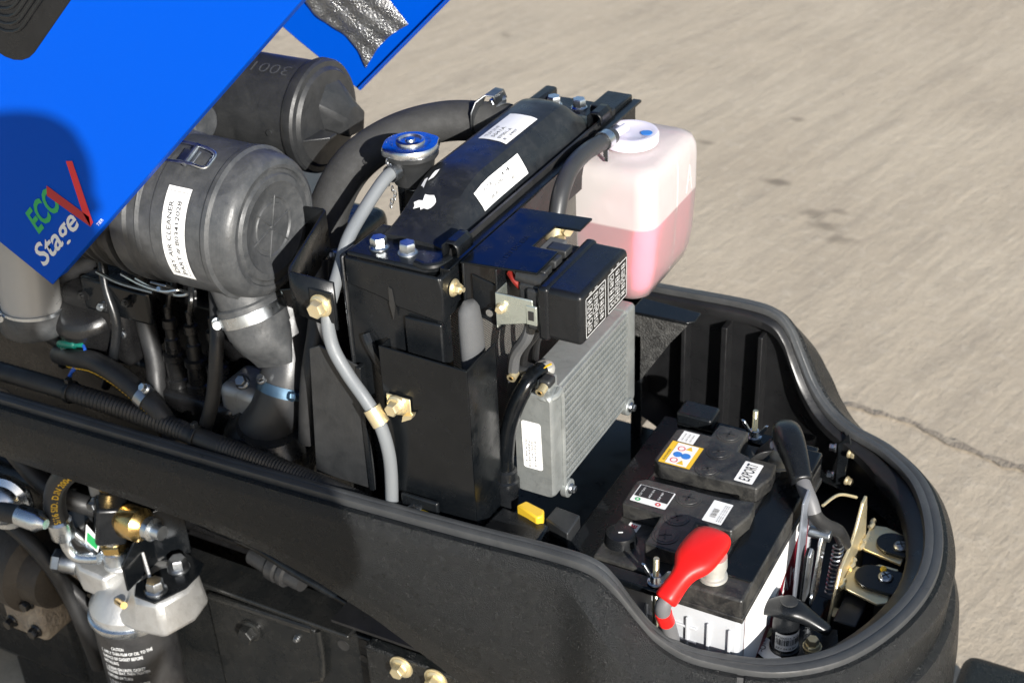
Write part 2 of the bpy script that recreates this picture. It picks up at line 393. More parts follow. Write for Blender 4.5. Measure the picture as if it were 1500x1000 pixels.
# seam backing
for i in (iseam, NP-iseam-2):
    bs = B(); bs.rings([[q-OUT[i+k]*0.003-V((0, 0, .001)) for q in outer(i+k)] for k in (-1, 0, 1, 2)], closed=False, cap=False)
    bs.obj('seam_strip', 'inner', shell)
# inner flange and wall
def innerw(i):
    p, o = PP[i], OUT[i]; k = ss(.34, .44, p.x); fl = 0.007+0.011*k; zb = max(.40, skirt_bottom(p.x)+.012)
    return [p+o*0.010+V((0, 0, -0.009)), p+o*0.004+V((0, 0, -0.0065)), p-o*0.006+V((0, 0, -0.0065)), p-o*0.0075+V((0, 0, -0.0075-0.004*k)),
            p-o*(0.0075+fl)+V((0, 0, -0.009-0.008*k)), p-o*(0.010+fl)+V((0, 0, -0.012-0.008*k)), p-o*(0.010+fl)+V((0, 0, -0.022-.012*k)),
            p-o*(0.004+0.25*fl)+V((0, 0, -0.026-.012*k)), V((p.x-o.x*.002, p.y-o.y*.002, zb)), V((p.x-o.x*.05, p.y-o.y*.05, zb-.004))]
b = B(); b.rings([innerw(i) for i in range(NP)], closed=False, cap=False); b.obj('inner_wall', 'inner', shell, ang=40)
# rubber seal standing on the flange
def sealf(i):
    p, o = PP[i], OUT[i]; u = V((0, 0, 1)); w_ = .0078+.0030*ss(.3, .42, p.x)
    prof = [(-w_, -.0062), (-w_, -.0008), (-w_*.88, .0014), (-w_*.62, .0020), (-w_*.12, .0018), (0, .0010), (w_*.12, .0018), (w_*.62, .0016), (w_*.92, .0004), (w_*1.03, -.002), (w_*1.03, -.0088)]
    return [p+o*a+u*c for a, c in prof]
b = B(); b.rings([sealf(i) for i in range(NP)], cap=True); b.obj('rubber_seal', 'seal', shell, ang=40)
# stiffening ribs on the far inner wall
for x, th in ((.055, .005), (.118, .006), (.175, .008), (.225, .006)):
    i = min(range(half_i, NP), key=lambda i: abs(PP[i].x-x)); p, o = PP[i], OUT[i]
    bb = B(); bb.box(x-th/2, x+th/2, p.y-.026, p.y-.001, .40, p.z-.03); bb.obj('rib', 'inner', shell, bevel=.001)
# floor tray inside the nose
b = B(); b.prism([(-.12, -.055), (.26, -.050), (.33, -.025), (.41, .012), (.455, .062), (.486, .132), (.495, CY), (.486, .283), (.455, .353), (.41, .403), (.33, .440), (.26, .465), (-.12, .470)], (0, 0, .394), (1, 0, 0), (0, 1, 0), .004)
b.obj('floor_tray', 'inner', shell)
# lower nose bumper moulding
def lowpath():
    P = [(.30, -.060), (.41, -.030), (.488, .034), (.532, .118), (.546, CY)]
    return smooth_path([(x, y, 0) for x, y in P]+[(x, 2*CY-y, 0) for x, y in P[-2::-1]], 6)
LP = lowpath()
def lown(i):
    t = LP[min(len(LP)-1, i+1)]-LP[max(0, i-1)]; t.normalize(); return V((t.y, -t.x, 0))
def lowf(i):
    p, o = LP[i], lown(i); return [p+o*a+V((0, 0, z)) for a, z in ((-.05, .425), (-.012, .425), (0, .419), (.006, .405), (.010, .36), (.012, .28), (.008, .16), (-.02, .15))]
b = B(); b.rings([lowf(i) for i in range(len(LP))], closed=False, cap=False); b.obj('lower_nose', 'panel', shell, ang=40)

# ---------------------------------------------------------------- hood
A_ = rad(43.6); E_ = V((math.cos(A_), 0, math.sin(A_))); N_ = V((-math.sin(A_), 0, math.cos(A_)))
H0 = V((-.428, -.080, .801)); HY0, HY1 = -.080, .480
def hp(a, b_, y=HY0): q = H0+E_*a+N_*b_; q.y = y; return q
hood = thing('hood', 'glossy blue hood raised on its rear hinge with green and white decal', 'hood', hp(.4, .2, CY))
LEN, HT = 0.90, 0.34
re_ = (-.045, .085)      # slant of the rear edge
poly = [(0, 0), (LEN, 0), (LEN+.02, HT-.05), (LEN-.05, HT), (-.085, HT), (-.065, .26), (-.028, .095)]
for y, t in ((HY0, .003), (HY1, .003)):
    bb = B(); bb.prism([(a+(.055 if y > 0 and a < .5 else 0), b_-(.012 if y > 0 and b_ < .05 else 0)) for a, b_ in poly], (H0.x, y+(t if y > 0 else 0), H0.z), E_, N_, t)
    o_ = bb.obj('side_panel', 'blue', hood, bevel=.0012, seg=2)
bb = B(); bb.prism([(HY0, 0), (HY1, 0), (HY1, LEN+.03), (HY0, LEN+.03)], hp(-.085, HT, 0), (0, 1, 0), E_, .003)
bb.obj('top_panel', 'blue', hood, bevel=.001)
bb = B(); bb.prism([(HY0, 0), (HY1, 0), (HY1, HT-.11), (HY0, HT-.11)], hp(LEN-.003, 0.11, 0), (0, 1, 0), N_, .003)
bb.obj('front_panel', 'plastic', hood, bevel=.001)
# folded hem along the lower edges
for y, a_, c_ in ((HY0+.0035, .012, .001), (HY1-.0145, .068, -.011)):
    bb = B(); bb.prism([(y, .0), (y+.011, .0), (y+.011, .0018), (y, .0018)], hp(a_, c_, 0), (0, 1, 0), N_, LEN-.10)
    bb.obj('hem', 'blue', hood)
# heat shield pad on the far inner face
random.seed(3)
def padf(i, j):
    a0 = .093+.104*i; b0 = .003+.21*j + .008*math.sin(i*3.1)
    a0 += .010*math.sin(j*9)*(1-i) ; puff = .007*math.sin(math.pi*min(1, max(0, i)))**.5*math.sin(math.pi*j)**.5 if 0 < i < 1 and 0 < j < 1 else 0
    return hp(a0, b0, HY1-.004-puff-.0010*math.sin(i*21+math.sin(j*7)*2+j*3)-.0006*math.sin(j*44+i*9+math.sin(i*12)))
M['foil'] = mat('aluminised cloth', (0.50, 0.51, 0.52), 0.28, 0.9, bump=(300, 1.0, 0.003), stains=((0.16, 0.13, 0.09), 0.8, 14), dust=((0.2, 0.2, 0.19), .4, 30))
bb = B(); bb.grid(padf, 36, 36); pd = bb.obj('heat_shield_pad', 'foil', hood, ang=60); pd['label'] = 'silver cloth heat shield pad'
# moulded vent insert with nested ridges
def rr_(a0, a1, b0, b1, r):
    P = []
    for ca, cb, s0 in ((a1-r, b0+r, -90), (a1-r, b1-r, 0), (a0+r, b1-r, 90), (a0+r, b0+r, 180)):
        for k in range(7): t = rad(s0+k*15); P.append((ca+r*math.cos(t), cb+r*math.sin(t)))
    return P
va0, vb0 = .188, .166
bb = B(); bb.prism(rr_(va0, va0+.42, vb0, HT-.012, .045), (H0.x, HY0, H0.z), E_, N_, .004); vt = bb.obj('vent_insert', 'plastic', hood, bevel=.0015)
for k in range(9):
    d_ = .024+k*.0062
    if .084-d_ < .006: break
    bb = B(); P = rr_(va0+d_, va0+.42-d_, vb0+d_, HT-.012-d_, max(.012, .045-d_*.3)); bb.tube([hp(a, c, HY0-.004) for a, c in P], .0021, n=8, closed=True, raw=True)
    bb.obj('ridge', 'plastic', vt)
# decal
M['pdred2'] = mat('deep red print', (.42, .010, .018), .4)
pl = lambda a0, b0: (lambda a, b_: hp(a0+a, b0+b_, HY0-.0036))
def hl(px, pz): d_ = V((px, HY0, pz))-H0; return d_.dot(E_), d_.dot(N_)
text('ECO', hood, 'pgreen', pl(.043, .047), w_=.066, h=.027, bold=.03, shear=.25)
text('Stage', hood, 'pwhite', pl(.011, .012), w_=.099, h=.031, bold=.018, shear=.25)
for m_, P in (('pdred2', [(.120, .010), (.129, .018), (.109, .074), (.098, .067)]), ('pred', [(.120, .010), (.128, .011), (.168, .069), (.160, .074), (.126, .027)])):
    bb = B(); bb.bm.faces.new([bb.bm.verts.new(hp(a, c, HY0-.0037)) for a, c in P]); bb.obj('lettering', m_, hood)
text('TIER', hood, 'pwhite', pl(.130, .004), w_=.014, h=.0034)
# ---------------------------------------------------------------- radiator
rad_ = thing('radiator', 'black radiator with domed top tank, steel side frame and chrome filler cap', 'radiator', (0, .2, .56))
b = B(); b.box(-.045, .034, .002, .402, .565, .872); b.obj('core', 'engine', rad_)
# front debris screen: woven wire look
def screen_mat():
    m = mat('woven screen', (0.13, 0.125, 0.115), 0.6, 0.3); n = m.node_tree.nodes; l = m.node_tree.links
    tc = n.new('ShaderNodeTexCoord'); sx = n.new('ShaderNodeSeparateXYZ'); l.new(tc.outputs['Object'], sx.inputs[0])
    def wave(s):
        a = n.new('ShaderNodeMath'); a.operation = 'MULTIPLY'; a.inputs[1].default_value = 2050; l.new(s, a.inputs[0])
        c = n.new('ShaderNodeMath'); c.operation = 'SINE'; l.new(a.outputs[0], c.inputs[0]); return c.outputs[0]
    mu = n.new('ShaderNodeMath'); mu.operation = 'MULTIPLY'; l.new(wave(sx.outputs[1]), mu.inputs[0]); l.new(wave(sx.outputs[2]), mu.inputs[1])
    r = n.new('ShaderNodeMapRange'); r.inputs[1].default_value = -0.35; r.inputs[2].default_value = 0.45; l.new(mu.outputs[0], r.inputs[0])
    x = n.new('ShaderNodeMix'); x.data_type = 'RGBA'; x.inputs[6].default_value = (0.035, 0.033, 0.03, 1); x.inputs[7].default_value = (0.27, 0.26, 0.235, 1)
    l.new(r.outputs[0], x.inputs[0]); l.new(x.outputs[2], n['Principled BSDF'].inputs['Base Color'])
    bp = n.new('ShaderNodeBump'); bp.inputs['Distance'].default_value = 0.001; l.new(mu.outputs[0], bp.inputs['Height']); l.new(bp.outputs[0], n['Principled BSDF'].inputs['Normal'])
    return m
b = B(); b.box(.036, .042, .004, .40, .57, .866); b.obj('debris_screen', screen_mat(), rad_)
b = B(); b.box(-.066, .046, -.022, .0, .565, .884); b.box(-.070, -.064, -.024, .004, .60, .8885); sp = b.obj('side_frame', 'paint2', rad_, bevel=.003)
b = B(); b.prism([(.0, .843), (.052, .837), (.0535, .874), (.050, .8885), (-.062, .8885), (-.062, .858), (-.02, .850)], (0, -.0215, 0), (1, 0, 0), (0, 0, 1), .0045); b.obj('top_strap', 'paint2', rad_, bevel=.002)
b = B(); b.box(.0445, .0525, -.0255, .03, .838, .8885); b.obj('strap_fold', 'paint2', rad_, bevel=.003)
b = B(); b.box(.006, .050, -.0275, -.0222, .60, .8355); b.obj('channel', 'paint2', rad_, bevel=.002)
b = B(); b.tube([(-.046, -.024, .80), (-.040, -.027, .79), (-.030, -.027, .772), (-.027, -.024, .758)], .006, n=10); b.obj('pressed_bead', 'paint2', rad_)
b = B(); b.prism([(-.007, .828), (-.004, .845), (-.006, .864), (-.010, .866), (-.0105, .845)], (0, -.0262, 0), (1, 0, 0), (0, 0, 1), .001); b.obj('slot', 'print', rad_)
b = B(); b.box(-.066, .046, .402, .424, .565, .886); b.obj('side_frame', 'paint2', rad_, bevel=.003)
# top header plates with bolts
for y0, y1 in ((-.024, .045), (.375, .430)):
    b = B(); b.prism([(-.060, y0), (.034, y0), (.044, y0+.008), (.044, y1), (-.060, y1)], (0, 0, .8885), (1, 0, 0), (0, 1, 0), .006); b.obj('header_plate', 'paint2', rad_, bevel=.0025)
b = B(); b.tube([(.020, -.018, .8955), (.034, -.020, .8955), (.043, -.012, .8955), (.046, .004, .8955)], .0045, n=10); b.obj('pressed_bead', 'paint2', rad_)
b = B(); b.box(.012, .046, .40, .452, .885, .902); b.obj('end_bracket', 'paint2', rad_, bevel=.002)
b = B(); b.box(-.062, -.045, .375, .43, .889, .907); b.obj('end_bracket', 'paint2', rad_, bevel=.004)
for x, y in ((-.033, -.003), (.000, -.001), (-.036, .400), (-.004, .404)):
    bolt(rad_, (x, y, .8945), (0, 0, 1), .0155, .0095, .0105)
# domed tank
def tank_ring(y):
    e = ss(.010, .135, y)*ss(.378, .318, y); e2 = .15+.85*e
    z0 = .893; h = .043*e2; xl, xr = -.050+.006*(1-e), .036-.004*(1-e)
    P = [(xl, 0), (xl+.002, .50), (xl+.006, .80), (xl+.015, .93), (-.016, .99), (.002, .98), (.013, .90), (.022, .68), (.031, .34), (xr+.002, 0)]
    return [V((x, y, z0+h*k)) for x, k in P] + [V((xr, y, .885)), V((xl, y, .885))]
b = B(); b.rings([tank_ring(.018+.358*i/44) for i in range(45)]); M['tank'] = mat('satin black tank paint', (0.0105, 0.0120, 0.0140), 0.34, bump=(200, 0.10), dust=((0.16, 0.16, 0.15), 0.07, 30), scratch=0.14, stains=((0.05, 0.05, 0.05), 0.3, 60))
tk = b.obj('top_tank', 'tank', rad_, ang=24)
# stickers on the tank
def on_tank(y, t):  # t: 0..1 across the dome from rear to front
    P = tank_ring(y)[:10]; s = t*9; i = min(8, int(s)); return P[i].lerp(P[i+1], s-i)
def tk_place(y0, t0, dt, up=1):
    return lambda a, c: on_tank(y0+a, t0-c*dt)+V((0.0004, 0, .0007))
patch(tk_place(.196, .62, 8.2), .075, .029, 'white', rad_, nu=6, nv=6)
for k, s in enumerate(('B - 2407', '87001-A', '5041A', 'TUV 2119')): text(s, rad_, 'print', (lambda k: lambda a, c: on_tank(.202+a, .575-k*.048+c*0-(-c)*-8.2)+V((.0006, 0, .0012)))(k), w_=.030, h=.0030)
patch(tk_place(.100, .93, 8.0), .098, .021, 'white', rad_, nu=6, nv=4)
for k, (s, y, t) in enumerate((('1.00', .135, .85), ('NNK 1092', .118, .90), ('RDTF 06', .115, .82), ('14', .155, .82), ('CORE 2', .16, .89))):
    text(s, rad_, 'print', (lambda y, t: lambda a, c: on_tank(y+a, t-c*8)+V((.0008, 0, .0012)))(y, t), w_=.016, h=.0028)
random.seed(5)
for y0, t0, n_ in ((.066, .42, 16), (.094, .32, 7), (.106, .36, 6)):
    bb = B(); P = []
    for k in range(n_): a = 6.283*k/n_; r = random.uniform(.35, 1); P.append(on_tank(y0+math.sin(a)*.013*r, t0+math.cos(a)*.10*r*(n_/16))+V((.0002, 0, .0012)))
    bb.bm.faces.new([bb.bm.verts.new(p) for p in P]); bb.obj('torn_paper', 'white', rad_)
# front rail carrying the fuse box bracket
b = B(); b.prism([(.047, .842), (.050, .842), (.050, .893), (.058, .893), (.058, .8965), (.047, .8965)], (0, .452, 0), (1, 0, 0), (0, 0, 1), .470); b.obj('front_rail', 'paint', rad_, bevel=.0008)
b = B(); b.prism([(.040, .8865), (.0462, .8865), (.0462, .903), (.0432, .903)], (0, .40, 0), (1, 0, 0), (0, 0, 1), .39); b.obj('gasket_strip', 'rubber', rad_)
def clip(y, x, z, par):
    b = B(); P = [(0, -.004), (0, .014), (.004, .018), (.012, .018), (.016, .014), (.017, .004)]
    b.rings([[V((x+a, y+dy, z+c)) for a, c in P] for dy in (0, .006, .024, .030)], closed=False, cap=False); return b.obj('edge_clip', 'paint2', par, solid=.0018)
clip(.000, .041, .897, rad_); clip(.345, .036, .899, rad_)
bolt(rad_, (.0535, -.004, .868), (1, 0, 0), .010, .006, .0095, 'gold', name='stud_nut', stud=.006)
# filler neck, cap and chain
nx, ny = -.071, .128
b = B(); b.lathe([(0, .021), (.010, .0225), (.026, .0255), (.032, .030), (.040, .0300)], (nx, ny, .905), (0, 0, 1), 40); nk = b.obj('filler_neck', 'dusty2', rad_)
b = B(); b.cyl((nx, ny, .86), (nx, ny, .906), .018); b.box(nx, -.045, ny-.02, ny+.02, .87, .905); b.obj('neck_stem', 'paint2', rad_, bevel=.002)
def capring(r, z, lug): return [V((nx+(r+lug*max(0, math.cos(2*(a-.9)))**10)*math.cos(a), ny+(r+lug*max(0, math.cos(2*(a-.9)))**10)*math.sin(a), z)) for a in [6.28319*i/72 for i in range(72)]]
b = B(); b.rings([capring(.0288, .9405, .0026), capring(.0305, .942, .0028), capring(.0307, .9475, .0028), capring(.0292, .950, .0026), capring(.024, .9508, 0), capring(.0160, .9508, 0), capring(.0155, .9535, 0), capring(.0125, .9545, 0), capring(.011, .9525, 0), capring(.006, .9525, 0), capring(.005, .9548, 0), capring(.001, .9552, 0)])
cp = b.obj('filler_cap', 'chrome', rad_); cp['label'] = 'chrome pressure cap'
for k, (s, a0) in enumerate((('CAUTION', 3.6), ('NEVER OPEN WHEN HOT', 5.2))):
    text(s, cp, 'zincd', (lambda a0: lambda a, c: V((nx, ny, .9512))+V((math.cos(a0+a/.0195), math.sin(a0+a/.0195), 0))*(.0185+c*-1+.004))(a0), w_=.028+.014*k, h=.0035)
q = V((-.083, .098, .938)); b = B()
for k in range(11):
    c = q+V((.004*math.sin(k*1.1)+k*.0012, -.003*k*.4, -.0045*k)); r1, r2 = .0018, .0034
    b.tube([c+V((r1*math.cos(t)*(k % 2), r1*math.cos(t)*(1-k % 2), r2*math.sin(t))) for t in [6.283*i/8 for i in range(8)]], .00055, n=6, closed=True, raw=True)
b.obj('cap_chain', 'zinc', rad_)['kind'] = 'stuff'
b = B(); b.cyl((nx-.002, ny-.015, .928), (nx-.008, ny-.045, .924), .0065); b.obj('overflow_spout', 'zincd', rad_)

# grey overflow hose
oh = thing('overflow_hose', 'grey overflow hose running from the filler neck down the radiator side', 'hose', (-.01, -.06, .6))
hp_ = [(nx-.004, ny-.022, .927), (-.078, .085, .925), (-.083, .05, .905), (-.084, .015, .885), (-.082, -.008, .862), (-.078, -.030, .845), (-.076, -.046, .826), (-.070, -.052, .795), (-.052, -.056, .768), (-.030, -.060, .745), (-.014, -.062, .722), (-.007, -.061, .69), (-.008, -.058, .655), (-.014, -.055, .60)]
b = B(); b.tube(hp_, .0072, n=16, res=8); b.obj('hose', 'grey', oh)
b = B(); b.lathe([(-.005, .0085), (-.005, .0098), (.005, .0098), (.005, .0085)], (-.0765, .098, .9265), (.1, .9, .05), 24, cap=False); b.obj('spring_clip', 'zincd', oh)
# gold P-clip and bolt
c0 = V((-.0165, -.0615, .728)); dd = V((.016, -.002, -.023)).normalized()
b = B(); b.lathe([(-.010, .0083), (-.010, .0097), (.010, .0097), (.010, .0083)], c0, dd, 28, cap=False); pc = b.obj('pipe_clip', 'gold', oh)
b = B(); b.box(-.009, .020, -.0515, -.0495, .729, .752); b.obj('clip_tab', 'gold', pc, bevel=.0015)
bolt(oh, (.004, -.0515, .742), (0, -1, 0), .0135, .010, .0115, 'gold', wash=.0115)
b = B(); b.prism([(.012, .726), (.024, .733), (.026, .738), (.014, .734)], (0, -.050, 0), (1, 0, 0), (0, 0, 1), .008); b.obj('clip_end', 'gold', oh)

# side air baffles
bf = thing('air_baffle', 'glossy black sheet metal air baffle box standing beside the radiator', 'baffle', (.04, -.02, .565))
t = .0025
b = B(); b.prism([(-.015, .565), (-.015, .807), (.0885, .803), (.0885, .565)][::-1], (0, -.0478, 0), (1, 0, 0), (0, 0, 1), -t); b.obj('outer_sheet', 'paint', bf, bevel=.0008)
b = B(); b.box(.086, .0885, -.0475, .012, .565, .802); b.obj('front_sheet', 'paint', bf, bevel=.0008)
b = B(); b.box(.083, .0865, -.040, -.034, .575, .793); b.obj('inner_rib', 'paint', bf, bevel=.001)
b = B(); b.box(-.015, -.0125, -.047, -.028, .565, .805); b.obj('rear_fold', 'paint', bf, bevel=.0008)
lp_ = thing('rear_baffle', 'matt black sheet baffle behind the grey hose, left of the glossy box', 'baffle', (-.09, -.03, .59))
b = B(); b.prism([(-.130, .60), (-.1165, .768), (-.102, .776), (-.052, .762), (-.048, .60)][::-1], (0, -.033, 0), (1, 0, 0), (0, 0, 1), -.0025); b.obj('sheet', 'dusty2', lp_, bevel=.001)
b = B(); b.box(-.056, -.050, -.036, -.026, .60, .763); b.obj('edge_fold', 'paint2', lp_, bevel=.001)
# foam seal between the radiator and the baffle
fm = B(); fm.rings([[V((.069+.0115*math.cos(a)*k+ox, .000+.017*math.sin(a)*k, z)) for a in [6.283*i/14 for i in range(14)]] for z, k, ox in ((.60, 1, 0), (.70, 1, 0), (.78, 1.0, 0), (.825, .98, -.001), (.845, .85, -.002), (.852, .5, -.002))])
tag(fm.obj('foam_seal', 'foam', loc=(.069, 0, .6), ang=60), 'grey foam strip standing in the top of the glossy baffle box', 'foam seal')

# strap bracket with gold bolt behind the grey hose
sb = thing('strap_bracket', 'bent black steel strap bolted to the radiator beside the air cleaner', 'bracket', (-.1, 0, .82))
P = [(-.195, .083), (-.168, .087), (-.163, .084), (-.125, -.036), (-.121, -.0425), (-.113, -.0445), (-.064, -.0455)]
b = B(); b.rings([[V((x, y, .868+.002*(i < 3))), V((x, y, .820 if i < 4 else .818-(.006 if i == 6 else 0)))] for i, (x, y) in enumerate(P)], closed=False, cap=False); b.obj('strap', 'paint2', sb, solid=.003, ang=30)
b = B(); b.box(-.093, -.064, -.0505, -.0475, .821, .858); b.obj('reinforcing_plate', 'paint2', sb, bevel=.004)
bolt(sb, (-.079, -.0505, .8405), (0, -1, 0), .0165, .010, .0125, 'gold', wash=.013)

# ---------------------------------------------------------------- fuse box on its bracket
fb = thing('fuse_box', 'black plastic fuse box with white circuit diagram on its lid, on a bracket', 'fuse box', (.13, .11, .79))
P = [(.027, .054), (.027, .184), (.107, .192), (.107, .163), (.0795, .160), (.0785, .112), (.1075, .112), (.108, .064)]
b = B(); b.prism([(x, y) for x, y in P][::-1], (0, 0, .8605), (1, 0, 0), (0, 1, 0), .0028); b.obj('bracket_plate', 'paint', fb, bevel=.0008)
b = B(); b.box(.027, .030, .056, .182, .795, .8602); b.obj('bracket_flange', 'paint2', fb, bevel=.001)
b = B(); b.box(.0635, .066, .058, .11, .79, .8602); b.prism([(.034, .800), (.066, .790), (.066, .838), (.034, .846)], (0, .066, 0), (1, 0, 0), (0, 0, 1), .003); b.obj('hanger', 'paint2', fb, bevel=.001)
text('12V DC 80A', fb, 'paint2', flat((.067, .080, .8637), (0, 1, 0), (-1, 0, 0)), w_=.05, h=.006)
b = B(); b.box(.1185, .160, .0555, .166, .7955, .8525); lid = b.obj('lid', 'plastic', fb, bevel=.006, seg=4)
b = B(); b.box(.1120, .1245, .0535, .168, .794, .8540); b.obj('lid_flange', 'plastic', fb, bevel=.004, seg=3)
b = B(); b.box(.0865, .1125, .064, .158, .800, .848); b.box(.097, .1125, .059, .0645, .800, .846); b.obj('base', 'dusty2', fb, bevel=.003)
for y in (.085, .108, .131): bb = B(); bb.box(.088, .110, y-.008, y+.008, .8475, .858); bb.obj('relay', 'dusty2', fb, bevel=.0015)
bb = B(); bb.box(.0795, .0985, .118, .150, .8478, .8566); bb.obj('relay', 'foam', fb, bevel=.0015)
bb = B(); bb.cyl((.0835, .072, .853), (.1115, .072, .850), .008); bb.obj('relay', 'dusty2', fb)
bb = B(); bb.prism([(.066, .800), (.108, .812), (.108, .838), (.066, .838)], (0, .0545, 0), (1, 0, 0), (0, 0, 1), .0022)
bb.box(.066, .068, .0525, .075, .797, .838); M['mint'] = mat('pale zinc sheet', (0.62, 0.68, 0.62), 0.33, 0.85, bump=(200, 0.06), stains=((0.4, 0.42, 0.38), .4, 40)); zb_ = bb.obj('zinc_clip', 'mint', fb, bevel=.001)
bolt(zb_, (.073, .0522, .822), (0, -1, 0), .008, .004, .006, 'gold', name='nut')
bb = B(); bb.box(.1005, .1125, .0515, .0545, .810, .832); bb.obj('lock_tab', 'mint', zb_, bevel=.001)
bb = B(); bb.box(.1035, .1095, .0508, .0518, .816, .826); bb.obj('lock_slot', 'print', zb_)
bb = B(); bb.cyl((.0585, .057, .812), (.0585, .0525, .812), .004); bb.obj('rivet', 'zinc', fb)
bb = B(); bb.tube([(.072, .075, .85), (.080, .07, .846), (.086, .072, .838)], .004, n=10); bb.obj('red_wire', 'darkred', fb)
# diagram: white frame and little fuse symbols
dp = flat((.1606, .0625, .802), (0, 1, 0), (0, 0, 1))
def bar(bb, a0, a1, c0, c1): bb.bm.faces.new([bb.bm.verts.new(dp(a, c)+V((.0004, 0, 0))) for a, c in ((a0, c0), (a1, c0), (a1, c1), (a0, c1))])
bb = B(); W_, H_ = .096, .0445
for x0, x1 in ((0, W_*.47), (W_*.53, W_)):
    for r in ((x0, x1, 0, .0008), (x0, x1, H_-.0008, H_), (x0, x0+.0008, 0, H_), (x1-.0008, x1, 0, H_)): bar(bb, *r)
random.seed(21)
for x0, x1 in ((.002, W_*.47-.002), (W_*.53+.002, W_-.002)):
    for i in range(3):
        for j in range(5):
            cx = x0+(x1-x0)*(i+.5)/3; cz = .003+(H_-.006)*(j+.5)/5; w2 = random.uniform(.0042, .0062); h2 = random.uniform(.002, .0033)
            for r in ((cx-w2, cx+w2, cz-h2, cz-h2+.0006), (cx-w2, cx+w2, cz+h2-.0006, cz+h2), (cx-w2, cx-w2+.0006, cz-h2, cz+h2), (cx+w2-.0006, cx+w2, cz-h2, cz+h2)): bar(bb, *r)
            for k in range(2):
                a = random.uniform(-w2*.7, 0); bar(bb, cx+a, cx+a+w2*random.uniform(.5, .8), cz-.0014+k*.0017, cz-.0007+k*.0017)
dg_ = bb.obj('circuit_diagram', 'pwhite', fb); dg_['kind'] = 'stuff'
for s, y in (('10A', .070), ('15A', .083), ('30A', .120), ('20A', .134)): text(s, fb, 'pwhite', flat((.1611, y, .8475), (0, 1, 0), (0, 0, 1)), w_=.006, h=.0022)
fb.location = fb.location+V((.033, -.054, .034))
# wires under the fuse box
for k, (y, x) in enumerate(((.030, .124), (.042, .130), (.066, .132))):
    wl = B(); wl.tube([(x, y, .835), (x-.010, y+.004, .805), (x-.034, y+.018, .765), (x-.050, y+.040, .70)], .0065 if k == 0 else .0042, n=10)
    tag(wl.obj('wiring_loom', 'foam' if k == 0 else 'rubber', loc=(x, y, .7)), ('thick grey sleeved wiring loom below the fuse box', 'thin black wire dropping from the fuse box, nearest the loom', 'thin black wire dropping behind the aluminium cooler top')[k], 'wiring')

# ---------------------------------------------------------------- aluminium cooler
cl = thing('oil_cooler', 'silver aluminium cooler with finned front face and white sticker below the fuse box', 'cooler', (.115, .14, .585))
CX0, CX1, CYa, CYb, CZ0, CZ1 = .087, .1345, .068, .243, .592, .728
b = B(); b.box(CX0+.002, CX1-.004, CYa, CYb, CZ0, CZ1-.001); b.obj('core', 'alu', cl, bevel=.001)
def endtank(y0, y1, name):
    b = B(); P = []
    for (cx, cz, a0) in ((CX1-.006, CZ0+.006, -90), (CX1-.006, CZ1-.006, 0), (CX0+.006, CZ1-.006, 90), (CX0+.006, CZ0+.006, 180)):
        for k in range(6): a = rad(a0+k*18); P.append((cx+.006*math.cos(a), cz+.006*math.sin(a)))
    cc = ((CX0+CX1)/2, (CZ0+CZ1)/2)
    R = []
    for y, k in ((y0, .90), (y0+(y1-y0)*.08, .96), (y0+(y1-y0)*.25, 1.0), (y1, 1.0)): R.append([V((cc[0]+(x-cc[0])*k, y, cc[1]+(z-cc[1])*(1-(1-k)*.4))) for x, z in P])
    b.rings(R); return b.obj(name, 'alu', cl, ang=30)
nt_ = endtank(.044, CYa+.002, 'end_tank'); endtank(CYb+.022, CYb-.002, 'end_tank')
b = B(); b.tube([(CX0+.004, CYa, CZ1-.012), (CX0+.006, CYa, CZ1-.001), (CX1-.008, CYa, CZ1-.001), (CX1+.0005, CYa, CZ1-.010), (CX1+.001, CYa, CZ1-.05), (CX1+.001, CYa, CZ0+.006)], .0026, n=8); b.obj('weld_bead', 'alu', cl)
b = B(); b.tube([(CX1-.022, .050, CZ1-.006), (CX1-.012, .0475, CZ1-.005), (CX1-.005, .050, CZ1-.006), (CX1-.001, .058, CZ1-.005), (CX1-.001, .066, CZ1-.003)], .0045, n=10, res=4); b.obj('weld_bead', 'alu', cl)
nrow = 15
for k in range(nrow):
    z = CZ0+.006+(CZ1-CZ0-.012)*k/(nrow-1); bb = B(); bb.box(CX1-.006, CX1-.0005, CYa+.002, CYb-.002, z-.0016, z+.0016); bb.obj('cooling_tube', 'alu', cl, bevel=.0006)
bb = B()
for k in range(nrow-1):
    z0 = CZ0+.0082+(CZ1-CZ0-.012)*k/(nrow-1); dz = (CZ1-CZ0-.012)/(nrow-1)-.0044; n_ = 58; st = (CYb-CYa-.008)/n_
    rr = []
    for i in range(n_+1): y = CYa+.004+st*i; rr.append([V((CX1-.006, y, z0+(dz if i % 2 else 0))), V((CX1-.0018, y, z0+(dz if i % 2 else 0)))])
    bb.rings(rr, closed=False, cap=False)
cf = bb.obj('corrugated_fins', 'alu', cl, ang=10); cf['kind'] = 'stuff'
patch(flat((.0985, .0435, .628), (1, 0, .02), (-.02, 0, 1)), .0235, .062, 'white', cl, r=.003)
for k, (s, w2) in enumerate((('KC5-0512', .030), ('T2023/0915', .036), ('AOC 01', .022), ('P.NO 4412', .034))):
    text(s, cl, 'print', (lambda k: lambda a, c: V((.1018+k*.0036+c, .0430, .666-a)))(k), w_=w2, h=.0019)
